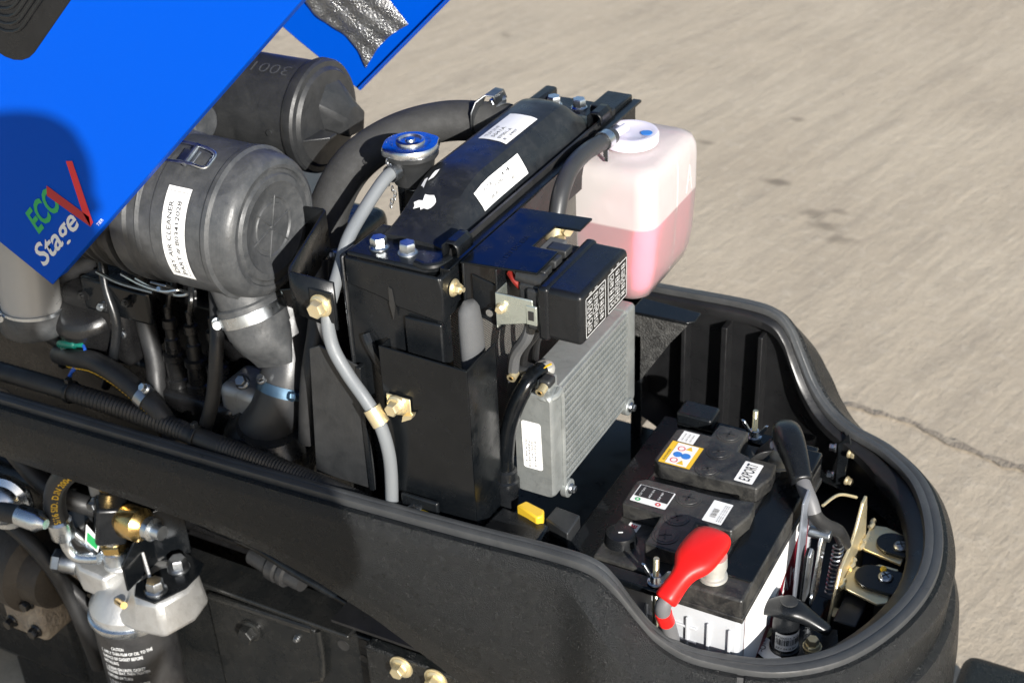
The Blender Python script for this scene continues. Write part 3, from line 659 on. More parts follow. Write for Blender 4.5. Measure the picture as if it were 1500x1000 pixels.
# top ports
b = B(); b.lathe([(0, .0115), (.004, .0120), (.008, .0105), (.011, .006), (.012, .001)], (.104, .088, CZ1), (0, 0, 1), 28); b.obj('port_plug', M['post'], cl)
b = B(); b.box(.094, .129, .0515, .072, CZ1-.001, CZ1+.013); fl_ = b.obj('port_flange', 'alu', cl, bevel=.003)
b = B(); b.box(.079, .101, .058, .074, CZ1+.004, CZ1+.018); b.obj('pipe_block', 'dusty2', cl, bevel=.003)
b = B(); b.box(.118, .132, .046, .062, CZ1+.008, CZ1+.018); b.obj('pipe_block', 'dusty2', cl, bevel=.003)
for p in ((.085, .0575, CZ1+.011), (.1255, .0455, CZ1+.011)):
    b = B(); b.cyl(p, (p[0], p[1]-.010, p[2]-.002), .0052, n=14); s_ = b.obj('cap_screw', 'gold', cl)
    b = B(); b.hex((p[0], p[1]-.0092, p[2]-.0018), (0, -1, -.2), .0045, .0015); b.obj('hex_socket', 'brass', s_)
b = B(); b.prism([(0, 0), (.016, .004), (.016, .007), (0, .003)], (.113, .062, CZ1+.0185), (.6, .8, 0), (-.8, .6, 0), .0006); b.obj('paint_mark', 'pyel', cl)
# mounting feet
for y, z in ((.076, CZ0-.004), (.240, CZ0+.004)):
    b = B(); b.cyl((CX1-.004, y, z), (CX1+.004, y, z), .011, n=24); b.obj('mount_foot', 'alu', cl, bevel=.001)
    bolt(cl, (CX1+.004, y, z), (1, 0, 0), .008, .004, .0065, 'zincd')
b = B(); b.box(CX1-.008, CX1-.004, .246, .258, CZ0+.006, CZ0+.030); b.obj('mount_ear', 'zinc', cl, bevel=.0008)
# black pipe rising into the cooler
pp = thing('cooler_pipe', 'shiny black pipe curving up into the near end of the aluminium cooler', 'pipe', (.107, .02, .6))
b = B(); b.tube([(.109, .072, CZ1+.012), (.107, .058, CZ1+.012), (.102, .044, CZ1+.002), (.094, .033, .705), (.089, .028, .68), (.087, .024, .65), (.087, .021, .62), (.087, .018, .58)], .0092, n=18, res=8); b.obj('pipe', 'paint', pp)
b = B(); b.lathe([(0, .0100), (.002, .0125), (.012, .0132), (.014, .0155), (.024, .0160), (.027, .0142), (.05, .0142)], (.087, .0225, .636), (0, -.08, -1), 28); b.obj('collar', 'plastic', pp)

# ---------------------------------------------------------------- coolant reservoir
def tank_mat():
    m = bpy.data.materials.new('milky polyethylene'); m.use_nodes = True; n = m.node_tree.nodes; l = m.node_tree.links
    o = n['Material Output']; n.remove(n['Principled BSDF'])
    d = n.new('ShaderNodeBsdfDiffuse'); d.inputs[0].default_value = (0.90, 0.88, 0.86, 1)
    t = n.new('ShaderNodeBsdfTranslucent'); t.inputs[0].default_value = (0.94, 0.92, 0.90, 1)
    tr = n.new('ShaderNodeBsdfTransparent'); tr.inputs[0].default_value = (0.97, 0.95, 0.94, 1)
    g_ = n.new('ShaderNodeBsdfGlossy'); g_.inputs['Roughness'].default_value = 0.28
    m1 = n.new('ShaderNodeMixShader'); m1.inputs[0].default_value = 0.45; l.new(d.outputs[0], m1.inputs[1]); l.new(t.outputs[0], m1.inputs[2])
    m2 = n.new('ShaderNodeMixShader'); sxz = n.new('ShaderNodeSeparateXYZ'); tc0 = n.new('ShaderNodeTexCoord'); l.new(tc0.outputs['Object'], sxz.inputs[0]); wet = n.new('ShaderNodeMapRange')
    for k_, v_ in zip((1, 2, 3, 4), (.0945, .0975, .60, .16)): wet.inputs[k_].default_value = v_   # plastic wetted by coolant is clearer
    l.new(sxz.outputs[2], wet.inputs[0]); l.new(wet.outputs[0], m2.inputs[0]); l.new(m1.outputs[0], m2.inputs[1]); l.new(tr.outputs[0], m2.inputs[2])
    m3 = n.new('ShaderNodeMixShader'); fr = n.new('ShaderNodeFresnel'); fr.inputs[0].default_value = 1.4
    nz = n.new('ShaderNodeTexNoise'); nz.inputs['Scale'].default_value = 28; tc = n.new('ShaderNodeTexCoord'); l.new(tc.outputs['Object'], nz.inputs['Vector'])
    bp = n.new('ShaderNodeBump'); bp.inputs['Strength'].default_value = 0.35; bp.inputs['Distance'].default_value = 0.004; l.new(nz.outputs[0], bp.inputs['Height'])
    for s in (d, g_, fr): l.new(bp.outputs[0], s.inputs['Normal'])
    l.new(fr.outputs[0], m3.inputs[0]); l.new(m2.outputs[0], m3.inputs[1]); l.new(g_.outputs[0], m3.inputs[2]); l.new(m3.outputs[0], o.inputs[0])
    return m
M['poly'] = tank_mat()
M['coolant'] = mat('pink coolant', (0.93, 0.11, 0.27), 0.3, spec=0.2); M['coolant'].node_tree.nodes['Principled BSDF'].inputs['Subsurface Weight'].default_value = 0.3
rs = thing('coolant_reservoir', 'milky white coolant bottle half full of pink coolant', 'reservoir', (.07, .375, .705))
def rbox(x0, x1, y0, y1, r):
    P = []
    for cx, cy, a0 in ((x1-r, y0+r, -90), (x1-r, y1-r, 0), (x0+r, y1-r, 90), (x0+r, y0+r, 180)):
        for k in range(9): a = rad(a0+k*11.25); P.append((cx+r*math.cos(a), cy+r*math.sin(a)))
    return P
def res_shape(inset, prof):
    cx, cy = .072, .376; R = []
    for z, k, dx in prof: R.append([V((cx+(x-cx)*k+dx, cy+(y-cy)*k, z)) for x, y in rbox(.010+inset, .138-inset, .298+inset, .456-inset, .024)])
    return R
prof = [(.6965, .66, -.010), (.698, .80, -.008), (.705, .91, -.006), (.722, .965, -.004), (.745, .985, -.002), (.79, .995, 0), (.802, 1.0, 0), (.845, 1.0, 0), (.858, .985, 0), (.868, .93, 0), (.8735, .80, 0), (.875, .5, 0)]
b = B(); b.rings(res_shape(0, prof)); b.obj('bottle', 'poly', rs, ang=60)
b = B(); b.rings(res_shape(.0035, [(z, k, dx) for z, k, dx in prof if z < .80]+[(.8015, 1, 0)])[1:]); b.obj('coolant', 'coolant', rs, ang=60)
ccx, ccy = .078, .372
b = B(); b.tube([(.1290, .377, .715), (.1340, .377, .745), (.1366, .377, .79), (.1376, .377, .805), (.1377, .377, .845), (.1360, .377, .858), (.131, .377, .866)], .0011, n=6); b.obj('mould_seam', 'poly', rs)
for y0, z0, y1, z1 in ((.405, .806, .414, .840), (.414, .840, .422, .806), (.408, .820, .420, .820)):
    b = B(); b.tube([(.1378, y0, z0), (.1379, (y0+y1)/2, (z0+z1)/2), (.1378, y1, z1)], .0008, n=6); b.obj('moulded_mark', 'poly', rs)
b = B(); b.lathe([(0, .026), (.006, .026)], (ccx, ccy, .873), (0, 0, 1), 40); b.obj('neck', 'poly', rs)
b = B(); b.lathe([(0, .0335), (.002, .0345), (.011, .0345), (.0135, .033), (.014, .028), (.0125, .025), (.0125, .001)], (ccx, ccy, .8775), (0, 0, 1), 48); M['capw'] = mat('pale violet plastic cap', (0.74, 0.70, 0.80), 0.35, coat=.2); cpo = b.obj('cap', 'capw', rs)
b = B(); b.lathe([(0, .007), (.0005, .007)], (ccx+.021, ccy+.001, .8912), (0, 0, 1), 24); b.obj('blue_mark', 'pblue', cpo)
b = B(); b.cyl((ccx-.003, ccy-.006, .897), (ccx-.006, ccy-.045, .899), .0052); b.obj('spout', 'capw', cpo)
rh = thing('reservoir_hose', 'dark rubber hose arching from the radiator rail up to the coolant bottle cap', 'hose', (.077, .18, .84))
hpts = [(.0725, .334, .8985), (.071, .305, .901), (.070, .265, .905), (.072, .225, .903), (.0755, .195, .890), (.078, .178, .868), (.079, .170, .845), (.079, .166, .81)]
b = B(); b.tube(hpts, .0098, n=18, res=8); b.obj('hose', 'rubber', rh); M['rubber2'] = mat('dark grey rubber', (0.032, 0.033, 0.035), 0.42, bump=(500, .08)); rh.children[0].data.materials[0] = M['rubber2']
b = B(); b.lathe([(-.006, .0100), (-.006, .0115), (.006, .0115), (.006, .0100)], (.0717, .316, .9005), (.04, .95, -.05), 28, cap=False); rc = b.obj('spring_clamp', 'zinc', rh)
b = B(); b.box(.073, .077, .312, .3145, .876, .893); b.box(.069, .072, .317, .3195, .878, .893); b.obj('clamp_ear', 'zinc', rc)
b = B(); b.lathe([(-.008, .0100), (-.008, .0118), (.008, .0118), (.008, .0100)], (.0788, .172, .852), (.02, -.25, -.95), 28, cap=False); gp = b.obj('pipe_clip', 'gold', rh)
bolt(rh, (.0925, .172, .858), (.6, -.8, 0), .010, .006, .008, 'gold')
# ---------------------------------------------------------------- battery
bt = thing('battery', 'black topped starter battery with six vent plugs and a pale ribbed case', 'battery', (.287, .125, .365))
BX0, BX1, BY0, BY1 = .203, .372, -.004, .256
b = B(); b.box(BX0+.003, BX1-.003, BY0+.003, BY1-.003, .365, .548); cs = b.obj('case', 'case', bt, bevel=.004)
for k in range(7):
    x = BX0+.014+k*.0235; bb = B(); bb.box(x, x+.0032, BY0-.0005, BY0+.004, .40, .53); bb.obj('case_rib', 'case', cs, bevel=.0008)
for z in (.515, .495, .475): bb = B(); bb.box(BX0+.014, BX0+.12, BY0+.0002, BY0+.004, z, z+.0028); bb.obj('case_rib', 'case', cs, bevel=.0006)
b = B(); b.box(BX0, BX1, BY0, BY1, .548, .5755); cv = b.obj('cover', 'batt', bt, bevel=.003)
b = B(); b.box(BX0-.0015, BX1+.0015, BY0-.0015, BY1+.0015, .546, .553); b.obj('cover_lip', 'batt', bt, bevel=.001)
far_ = [(.205, .158), (.205, .222), (.212, .227), (.246, .227), (.247, .253), (.284, .253), (.286, .212), (.300, .207), (.334, .207), (.337, .180), (.329, .154), (.215, .150)]
near_ = [(.205, .068), (.203, .112), (.212, .120), (.300, .124), (.336, .132), (.339, .106), (.330, .074), (.292, .070), (.295, .017), (.254, .017), (.252, .066)]
for P, nm in ((far_, 'vent_cover'), (near_, 'vent_cover')):
    b = B(); b.prism(P[::-1], (0, 0, .575), (1, 0, 0), (0, 1, 0), .020); vc = b.obj(nm, 'batt', bt, bevel=.0022)
    b = B(); cxm = sum(p[0] for p in P)/len(P); cym = sum(p[1] for p in P)/len(P)
for k in range(6):
    y = .0365+k*.0398; x = .2695-.0008*k; y = (.037, .0705, .1065, .165, .2005, .2365)[k]
    b = B(); b.lathe([(0, .0145), (.0006, .0145), (.0007, .0115), (.0011, .0112), (.0012, .0002)], (x, y, .595), (0, 0, 1), 40); vp = b.obj('vent_plug', 'batt', bt)
    bb = B(); rot = .5+.35*math.sin(k*2.3)
    for q_ in (0, 1.35):
        e = V((math.cos(rot+q_), math.sin(rot+q_), 0)); f_ = V((-e.y, e.x, 0)); bb.prism([(-.0068, -.0012), (.0068, -.0008), (.0068, .0008), (-.0068, .0012)], (x, y, .5958), e, f_, .0008)
    bb.obj('slot', 'print', vp)
b = B(); b.lathe([(-.010, .019), (.0, .0175), (.006, .0165), (.0085, .0155), (.009, .0135), (.0085, .001)], (.221, .030, .579), (0, 0, 1), 40); ey = b.obj('charge_eye', 'plastic', bt)
b = B(); b.box(.2185, .2235, .0292, .0304, .5875, .5881, Matrix.Translation((.221, .03, 0)) @ Matrix.Rotation(.5, 4, 'Z') @ Matrix.Translation((-.221, -.03, 0))); b.obj('eye_mark', 'pwhite', ey)
# labels (read along the battery from its near end)
LZ = .5954
patch(flat((.211, .155, LZ), (1, 0, 0), (0, 1, 0)), .038, .044, 'pyel', bt)
patch(flat((.2185, .1565, LZ+.0003), (1, 0, 0), (0, 1, 0)), .0255, .041, 'white', bt)
def disc(x, y, r, m, z=LZ+.0006, ring=0):
    b = B(); n_ = 20
    if ring: b.rings([[V((x+r*k*math.cos(6.283*i/n_), y+r*k*math.sin(6.283*i/n_), z)) for i in range(n_)] for k in (1, ring)], cap=False)
    else: b.bm.faces.new([b.bm.verts.new((x+r*math.cos(6.283*i/n_), y+r*math.sin(6.283*i/n_), z)) for i in range(n_)])
    return b.obj('symbol', m, bt)
disc(.2265, .1875, .0045, 'pred', ring=.75); disc(.2265, .164, .0045, 'pred', ring=.75); disc(.2265, .1755, .0052, 'pblue'); disc(.2365, .1755, .0056, 'pblue')
for y in (.160, .1885):
    bb = B(); bb.bm.faces.new([bb.bm.verts.new((.2355+a, y+c, LZ+.0006)) for a, c in ((-.004, -.0015), (.0045, -.0015), (.0002, .0065))]); bb.obj('symbol', 'pyel', bt)
text('DANGER', bt, 'print', flat((.2165, .160, LZ+.0006), (0, 1, 0), (-1, 0, 0)), w_=.022, h=.0022)
patch(flat((.2155, .2005, LZ), (1, 0, 0), (0, 1, 0)), .0195, .022, 'white', bt)
for k in range(3): text('12V 75Ah', bt, 'print', flat((.221+k*.005, .203, LZ+.0005), (0, 1, 0), (-1, 0, 0)), w_=.015, h=.0018)
patch(flat((.3005, .158, LZ), (1, 0, 0), (0, 1, 0)), .0215, .039, 'white', bt, r=.0015)
text('EXPORT', bt, 'print', flat((.3175, .1615, LZ+.0005), (0, 1, 0), (-1, 0, 0)), w_=.032, h=.0125, bold=.005)
patch(flat((.2105, .0765, LZ), (1, 0, 0), (0, 1, 0)), .042, .031, 'white', bt, r=.0015)
patch(flat((.2120, .0860, LZ+.0004), (1, 0, 0), (0, 1, 0)), .039, .0205, 'print', bt)
for k, s in enumerate(('12V 75Ah', '680A EN', 'SMF')): text(s, bt, 'pwhite', flat((.219+k*.011, .0875, LZ+.0008), (0, 1, 0), (-1, 0, 0)), w_=.0155, h=.0024)
disc(.2185, .0810, .0030, 'pgreen', ring=.55); disc(.2425, .0810, .0030, 'pred', ring=.55)
patch(flat((.2945, .0775, LZ), (1, 0, 0), (0, 1, 0)), .022, .038, 'white', bt, r=.001)
random.seed(4)
bb = B()
for k in range(12): y = .086+k*.0013; bb.bm.faces.new([bb.bm.verts.new(p) for p in ((.300, y, LZ+.0005), (.3065, y, LZ+.0005), (.3065, y+.0003+.0005*random.random(), LZ+.0005), (.300, y+.0003+.0005*random.random(), LZ+.0005))])
bb.obj('barcode', 'print', bt)['kind'] = 'stuff'
for k in range(3): text('BATTERY 12V 75AH 20HR', bt, 'print', flat((.3105+k*.0022, .081, LZ+.0005), (0, 1, 0), (-1, 0, 0)), w_=.030, h=.0010)
patch(flat((.2175, .0495, .5759), (1, 0, 0), (0, 1, 0)), .013, .014, 'white', bt)
text('ME', bt, 'pred', flat((.2275, .0515, .5763), (0, 1, 0), (-1, 0, 0)), w_=.0095, h=.0065, bold=.03)
# front face label and posts
patch(flat((BX1-.0027, BY0+.02, .415), (0, 1, 0), (0, 0, 1)), .215, .128, 'pdred', bt)
b = B(); b.bm.faces.new([b.bm.verts.new((BX1-.0022, y, z)) for y, z in ((BY0+.02, .543), (BY0+.234, .543), (BY0+.17, .50), (BY0+.02, .42))]); b.obj('label_flash', 'white', bt)
text('75Ah', bt, 'pwhite', flat((BX1-.0022, BY0+.10, .455), (0, 1, 0), (0, 0, 1)), w_=.09, h=.03)
for y in (.019, .232):
    b = B(); b.lathe([(0, .0155), (.003, .0150), (.004, .0128), (.014, .0118), (.0148, .0145), (.028, .0140), (.0285, .009)], (.331, y, .5755), (0, 0, 1), 32); b.obj('terminal_post', 'post', bt)
b = B(); b.box(BX1-.036, BX1-.001, BY0+.03, BY1-.004, .5752, .5775); b.obj('edge_strip', 'paint', bt, bevel=.001)

# hold-down frame and studs
hd = thing('battery_hold_down', 'dark steel frame bars and tray around the battery', 'hold down frame', (.28, .125, .37))
b = B(); b.box(.163, .1995, .005, .29, .552, .560); b.box(.163, .167, .005, .29, .50, .5525); b.obj('side_bar', 'paint2', hd, bevel=.0015)
b = B(); b.box(.195, .30, -.026, -.0065, .566, .574); b.obj('near_bar', 'paint', hd, bevel=.002)
b = B(); b.box(.19, .36, .262, .284, .566, .575); b.obj('far_bar', 'paint', hd, bevel=.002)
b = B(); b.box(.19, .40, -.01, .27, .3585, .3635); b.obj('tray', 'paint2', hd)
b = B(); b.box(.19, .235, .258, .29, .5755, .592); b.obj('corner_block', 'paint2', hd, bevel=.003)
def stud(x, y, lab, h=.032):
    t_ = thing('threaded_stud', lab, 'stud', (x, y, .57), 'battery hold-down studs')
    b = B(); prof_ = []; z = -.06
    while z < h: prof_ += [(z, .0034), (z+.0008, .0029)]; z += .0016
    b.lathe(prof_, (x, y, .575), (0, 0, 1), 14); b.obj('rod', M['studgold'], t_)
    b = B(); b.lathe([(0, .009), (.0015, .009)], (x, y, .575), (0, 0, 1), 24); b.obj('washer', 'zinc', t_)
    b = B(); b.lathe([(.0015, .0068), (.008, .0055), (.010, .005)], (x, y, .575), (0, 0, 1), 20)
    for s in (-1, 1):
        b.rings([[V((x+s*a, y+dy, .575+c)) for dy in (-.0014, .0014)] + [V((x+s*(a+wd), y+dy, .575+c+.001)) for dy in (.0014, -.0014)] for a, c, wd in ((.003, .003, .006), (.0055, .008, .006), (.009, .0135, .006), (.0125, .019, .004))])
    b.obj('wing_nut', 'zinc', t_, bevel=.0006)
M['studgold'] = mat('pale gold thread', (0.75, 0.68, 0.45), 0.35, 0.9)
stud(.281, -.014, 'threaded stud with wing nut at the battery end by the red boot')
stud(.284, .273, 'threaded stud with wing nut at the battery end by the black boot', .036)

# red terminal boot with its clamp and cable
rb = thing('red_terminal_boot', 'bright red rubber boot over the near battery terminal', 'terminal boot', (.325, .01, .58))
def boot(P, m, par, n=26, sq=2.6):
    """P: (centre, half width, half height) along the spine, spine roughly horizontal"""
    C_ = [V(p[0]) for p in P]; R = []
    for i, (c, a, h) in enumerate(P):
        t = (C_[min(len(P)-1, i+1)]-C_[max(0, i-1)]).normalized(); u = V((0, 0, 1)).cross(t).normalized(); v = t.cross(u); ring = []
        for k in range(n):
            th = 6.28319*k/n; cc, s_ = math.cos(th), math.sin(th); e = 2/sq
            ring.append(V(c)+u*(a*abs(cc)**e*(1 if cc > 0 else -1))+v*(h*abs(s_)**e*(1 if s_ > 0 else -1)))
        R.append(ring)
    b = B(); b.rings(R); return b.obj('boot', m, par, ang=70, sub=1)
boot([((.3225, .0480, .606), .004, .004), ((.3222, .0465, .607), .0160, .0075), ((.3218, .041, .609), .0210, .0105), ((.3210, .028, .610), .0228, .0115), ((.3195, .012, .610), .0228, .0118), ((.3180, -.002, .609), .0222, .0118), ((.3165, -.011, .607), .0190, .0112), ((.3145, -.0175, .604), .0125, .0105), ((.3120, -.026, .599), .0104, .0104), ((.3085, -.036, .593), .0112, .0112), ((.3055, -.046, .5865), .0120, .0122), ((.3048, -.048, .585), .0100, .0100)], 'red', rb)
b = B(); b.lathe([(0, .014), (.010, .0135), (.014, .012)], (.331, .019, .588), (0, 0, 1), 24); b.obj('terminal_clamp', 'post', rb)
b = B(); b.tube([(.3075, -.038, .592), (.305, -.045, .585), (.303, -.048, .577), (.303, -.044, .562), (.304, -.034, .54), (.306, -.024, .50), (.31, -.018, .42)], .0082, n=14); M['sleeve'] = mat('grey cable sleeve', (0.13, 0.13, 0.135), .5); b.obj('cable', 'sleeve', rb)
b = B(); b.tube([(.303, -.0465, .5695), (.303, -.043, .560), (.3035, -.0385, .550)], .0089, n=14); b.obj('red_band', 'red', rb)

# black terminal boot and cable
kb = thing('black_terminal_boot', 'glossy black rubber boot and cable over the far battery terminal', 'terminal boot', (.34, .23, .58))
boot([((.3220, .266, .604), .004, .004), ((.3235, .263, .606), .013, .010), ((.3265, .255, .609), .0160, .013), ((.333, .242, .612), .0178, .0145), ((.344, .224, .611), .0168, .0138), ((.357, .206, .605), .0138, .012), ((.367, .190, .597), .0120, .0115), ((.3695, .186, .5955), .0130, .0125), ((.371, .184, .5945), .0100, .0095)], 'plastic', kb)
b = B(); b.tube([(.367, .190, .598), (.376, .180, .592), (.385, .172, .583), (.391, .168, .572)], .0085, n=14); b.obj('sleeve', 'sleeve', kb)
b = B(); b.tube([(.386, .170, .579), (.395, .172, .562), (.403, .185, .545), (.411, .21, .52), (.413, .24, .47), (.41, .26, .41)], .0082, n=14); b.obj('cable', 'rubber', kb)
b = B(); b.rings([[V((.302+.010*math.sin(i*2.1)+k*.010, .262-.012*i, .580+.013*k+.004*math.sin(i*1.7))) for i in range(6)] for k in range(3)], closed=False, cap=False); b.obj('boot_flap', 'rubber', kb, solid=.003, ang=60, sub=1)
tb = B(); tb.box(.346, .371, .222, .262, .548, .586); tag(tb.obj('terminal_block', 'paint', bevel=.003, loc=(.36, .24, .548)), 'square dark block behind the black battery boot', 'terminal block')
# flat strap standing in front of the battery
fs = thing('flat_strap', 'shiny flat steel strap leaning in front of the battery label', 'strap', (.385, .14, .38))
b = B(); b.prism([(.146, .598), (.163, .606), (.171, .598), (.164, .48), (.160, .39), (.136, .39), (.138, .48)], (.383, 0, 0), (0, 1, 0), (0, 0, 1), .0025); M['strap'] = mat('brushed steel strap', (.30, .33, .38), .35, .6); b.obj('bar', 'strap', fs, bevel=.0006)

# ---------------------------------------------------------------- battery isolator switch
sw = thing('battery_switch', 'black T-handle battery isolator switch with barcode label on a bolted plate', 'switch', (.398, .095, .44))
b = B(); b.prism([(.345, .030), (.445, .035), (.445, .118), (.437, .143), (.348, .118)], (0, 0, .436), (1, 0, 0), (0, 1, 0), .004); pb_ = b.obj('mount_plate', 'paint', sw, bevel=.001)
b = B(); b.lathe([(0, .0165), (.003, .0165), (.004, .0148), (.040, .0146), (.044, .013), (.05, .011)], (.392, .090, .440), (0, 0, 1), 36); bd_ = b.obj('switch_body', 'plastic', sw)
wrap = lambda r, z0, a0: (lambda a, c: V((.392+r*math.cos(a0+a/r), .090+r*math.sin(a0+a/r), z0+c)))
patch(wrap(.01495, .4475, rad(-118)), .037, .024, 'white', bd_, nu=12)
bb = B(); random.seed(9); a = .0015
while a < .0345:
    w2 = random.choice((.0004, .0007, .0011)); pl_ = wrap(.0152, .4475, rad(-118)); bb.bm.faces.new([bb.bm.verts.new(pl_(*p)) for p in ((a, .0085), (a+w2, .0085), (a+w2, .0170), (a, .0170))]); a += w2+random.choice((.0004, .0007, .001))
bb.obj('barcode', 'print', bd_)['kind'] = 'stuff'
text('87200016 A10', bd_, 'print', wrap(.0152, .4655, rad(-116)), w_=.028, h=.0028, name='lettering'); text('KEY 0418 BH', bd_, 'print', wrap(.0152, .4500, rad(-110)), w_=.024, h=.0026, name='lettering')
HP = [(-.0455, -.003, .0035, .0040), (-.043, -.003, .0068, .0060), (-.034, -.002, .0080, .0062), (-.024, .002, .0095, .0068), (-.015, .006, .0130, .0085), (-.006, .008, .0160, .0100), (.004, .008, .0165, .0100), (.013, .006, .0140, .0090), (.023, .0005, .0100, .0070), (.034, -.006, .0088, .0064), (.044, -.011, .0080, .0058), (.0475, -.0125, .0040, .0034)]
hb_ = [((.393+a, .090+.12*a, .490+z), wd, h) for a, z, wd, h in HP]
bo = boot(hb_, 'plastic', sw, sq=2.2); bo.name = 'handle'
b = B(); b.lathe([(0, .0095), (.0012, .0092), (.0016, .008), (.0017, .0002)], (.3935, .0905, .5072), (0, 0, 1), 28); b.obj('handle_cap', 'dusty2', sw)
for x, y in ((.363, .104), (.4195, .104)): bolt(sw, (x, y, .440), (0, 0, 1), .0125, .008, .0095, 'gold', wash=.0105)
b = B(); P = [(.3600, .084), (.3620, .093), (.3680, .0965), (.3740, .094), (.380, .084), (.388, .075), (.400, .071), (.400, .064), (.378, .064), (.366, .070), (.361, .078)]
b.prism(P[::-1], (0, 0, .4402), (1, 0, 0), (0, 1, 0), .0005); b.obj('tag', 'white', sw)
text('NO-', sw, 'print', flat((.3638, .088, .4412), (.35, -.94, 0), (.94, .35, 0)), w_=.018, h=.0070)

# ---------------------------------------------------------------- hood latch
la = thing('hood_latch', 'gold plated hood latch striker plate with spring loaded silver catch', 'latch', (.42, .23, .40))
LPy = [(.150, .375), (.168, .432), (.196, .481), (.238, .489), (.252, .500), (.270, .523), (.284, .524), (.290, .505), (.300, .455), (.300, .375)]
b = B(); b.prism(LPy, (.4175, 0, 0), (0, 1, 0), (0, 0, 1), .004); b.obj('striker_plate', 'gold', la, bevel=.0012)
b = B(); b.prism([(.4218, .318), (.440, .322), (.474, .312), (.474, .262), (.4218, .272)][::-1], (0, 0, .4525), (1, 0, 0), (0, 1, 0), .004); b.obj('gusset', 'gold', la, bevel=.001)
b = B(); b.prism([(.4218, .196), (.4218, .236), (.436, .238), (.452, .252), (.474, .252), (.478, .190), (.468, .184), (.445, .190)][::-1], (0, 0, .4525), (1, 0, 0), (0, 1, 0), .004); b.obj('gusset', 'gold', la, bevel=.001)
for y0, x0 in ((.196, .4225), (.236, .4225), (.274, .4225), (.3165, .4225)):
    b = B(); b.tube([(x0, y0-.006, .4575), (x0+.002, y0, .458), (x0, y0+.006, .4575), (x0+.001, y0+.011, .457)], .0032, n=8, res=4); b.obj('weld', 'gold', la)
b = B(); b.hex((.4218, .176, .432), (1, 0, 0), .011, .006); b.cyl((.4275, .176, .432), (.434, .176, .432), .003, n=12); b.obj('nut', 'gold', la)
# catch mechanism behind the plate
b = B(); b.prism([(.128, .39), (.128, .452), (.142, .470), (.148, .525), (.156, .532), (.164, .525), (.164, .47), (.185, .46), (.185, .39)], (.390, 0, 0), (0, 1, 0), (0, 0, 1), .003); b.obj('side_plate', 'paint', la, bevel=.001)
b = B(); b.prism([(.139, .468), (.147, .527), (.155, .534), (.161, .526), (.156, .47)], (.3935, 0, 0), (0, 1, 0), (0, 0, 1), .004); b.obj('catch_lever', 'zincd', la, bevel=.001)
b = B(); b.prism([(.150, .46), (.166, .53), (.176, .546), (.188, .545), (.190, .53), (.178, .50), (.172, .46)], (.3985, 0, 0), (0, 1, 0), (0, 0, 1), .005); b.obj('hook', 'chrome', la, bevel=.0015)
b = B(); b.cyl((.385, .178, .538), (.41, .178, .538), .007, n=20); b.obj('pivot', 'zincd', la, bevel=.001)
P = [V((.410+.0058*math.cos(t), .199+.0058*math.sin(t)+.0016*t/6.283, .437+t*.00078)) for t in [k*.45 for k in range(170)]]
b = B(); b.tube(P, .0011, n=6, raw=True); b.obj('spring', 'zincd', la)
b = B(); b.box(.386, .412, .150, .200, .395, .43); b.obj('base_block', 'paint', la, bevel=.002)
b = B(); b.box(.386, .390, .120, .142, .39, .455); b.obj('base_block', 'paint', la, bevel=.001)
for y, z in ((.150, .447), (.170, .418)): bolt(la, (.3935, y, z), (.3, -.9, .2), .006, .004, .005, 'zincd')
b = B(); b.tube([(.40, .155, .452), (.401, .150, .466), (.401, .158, .470), (.40, .165, .462)], .0015, n=8); b.obj('wire_form', 'zinc', la)
b = B(); b.tube([(.392, .20, .56), (.40, .235, .553), (.414, .262, .535)], .0018, n=8); b.obj('release_cable', 'gold', la)
# black tabs of the surround, with their screws
for cx, cy, r in ((.456, .290, .019), (.452, .222, .021)):
    P = [(cx+r*math.cos(a), cy+r*math.sin(a)) for a in [rad(90+i*18) for i in range(11)]]+[(.496, cy-r*(.95 if cy < .25 else .9)), (.496, cy+r*1.0)]
    b = B(); b.prism(P, (0, 0, .4568), (1, 0, 0), (0, 1, 0), .0045); b.obj('mount_tab', 'plastic', shell, bevel=.001)
for x, y, r_ in ((.4665, .287, .5), (.4655, .226, .9)):
    screw(shell, (x, y, .4614), (0, 0, 1), .0088, .0045, 'zincd', rot=r_)
b = B(); b.lathe([(0, .004), (.003, .0035), (.004, .001)], (.4595, .238, .4614), (0, 0, 1), 14); b.obj('paint_dab', 'yellow', shell)
b = B(); b.tube([(.472, .292, .465), (.478, .296, .4655), (.483, .296, .4635), (.485, .301, .4625)], .002, n=8); b.obj('paint_dab', 'yellow', shell)
b = B(); b.box(.428, .455, .15, .235, .38, .445); b.obj('latch_box', 'inner', shell, bevel=.002)
# bracket on the far inner wall
wb = thing('wall_bracket', 'small dark tab with two bolts on the far inner wall near the nose', 'bracket', (.357, .42, .43))
b = B(); b.prism([(.349, .425), (.348, .487), (.361, .508), (.364, .495), (.360, .425)], (0, .418, 0), (1, 0, 0), (0, 0, 1), -.003); b.obj('tab', 'paint2', wb, bevel=.001)
for z in (.442, .485):
    bolt(wb, (.347, .414, z), (-1, -.2, 0), .0085, .006, .006, 'zinc'); bolt(wb, (.364, .415, z-.004), (1, -.3, 0), .0085, .006, .006, 'gold')
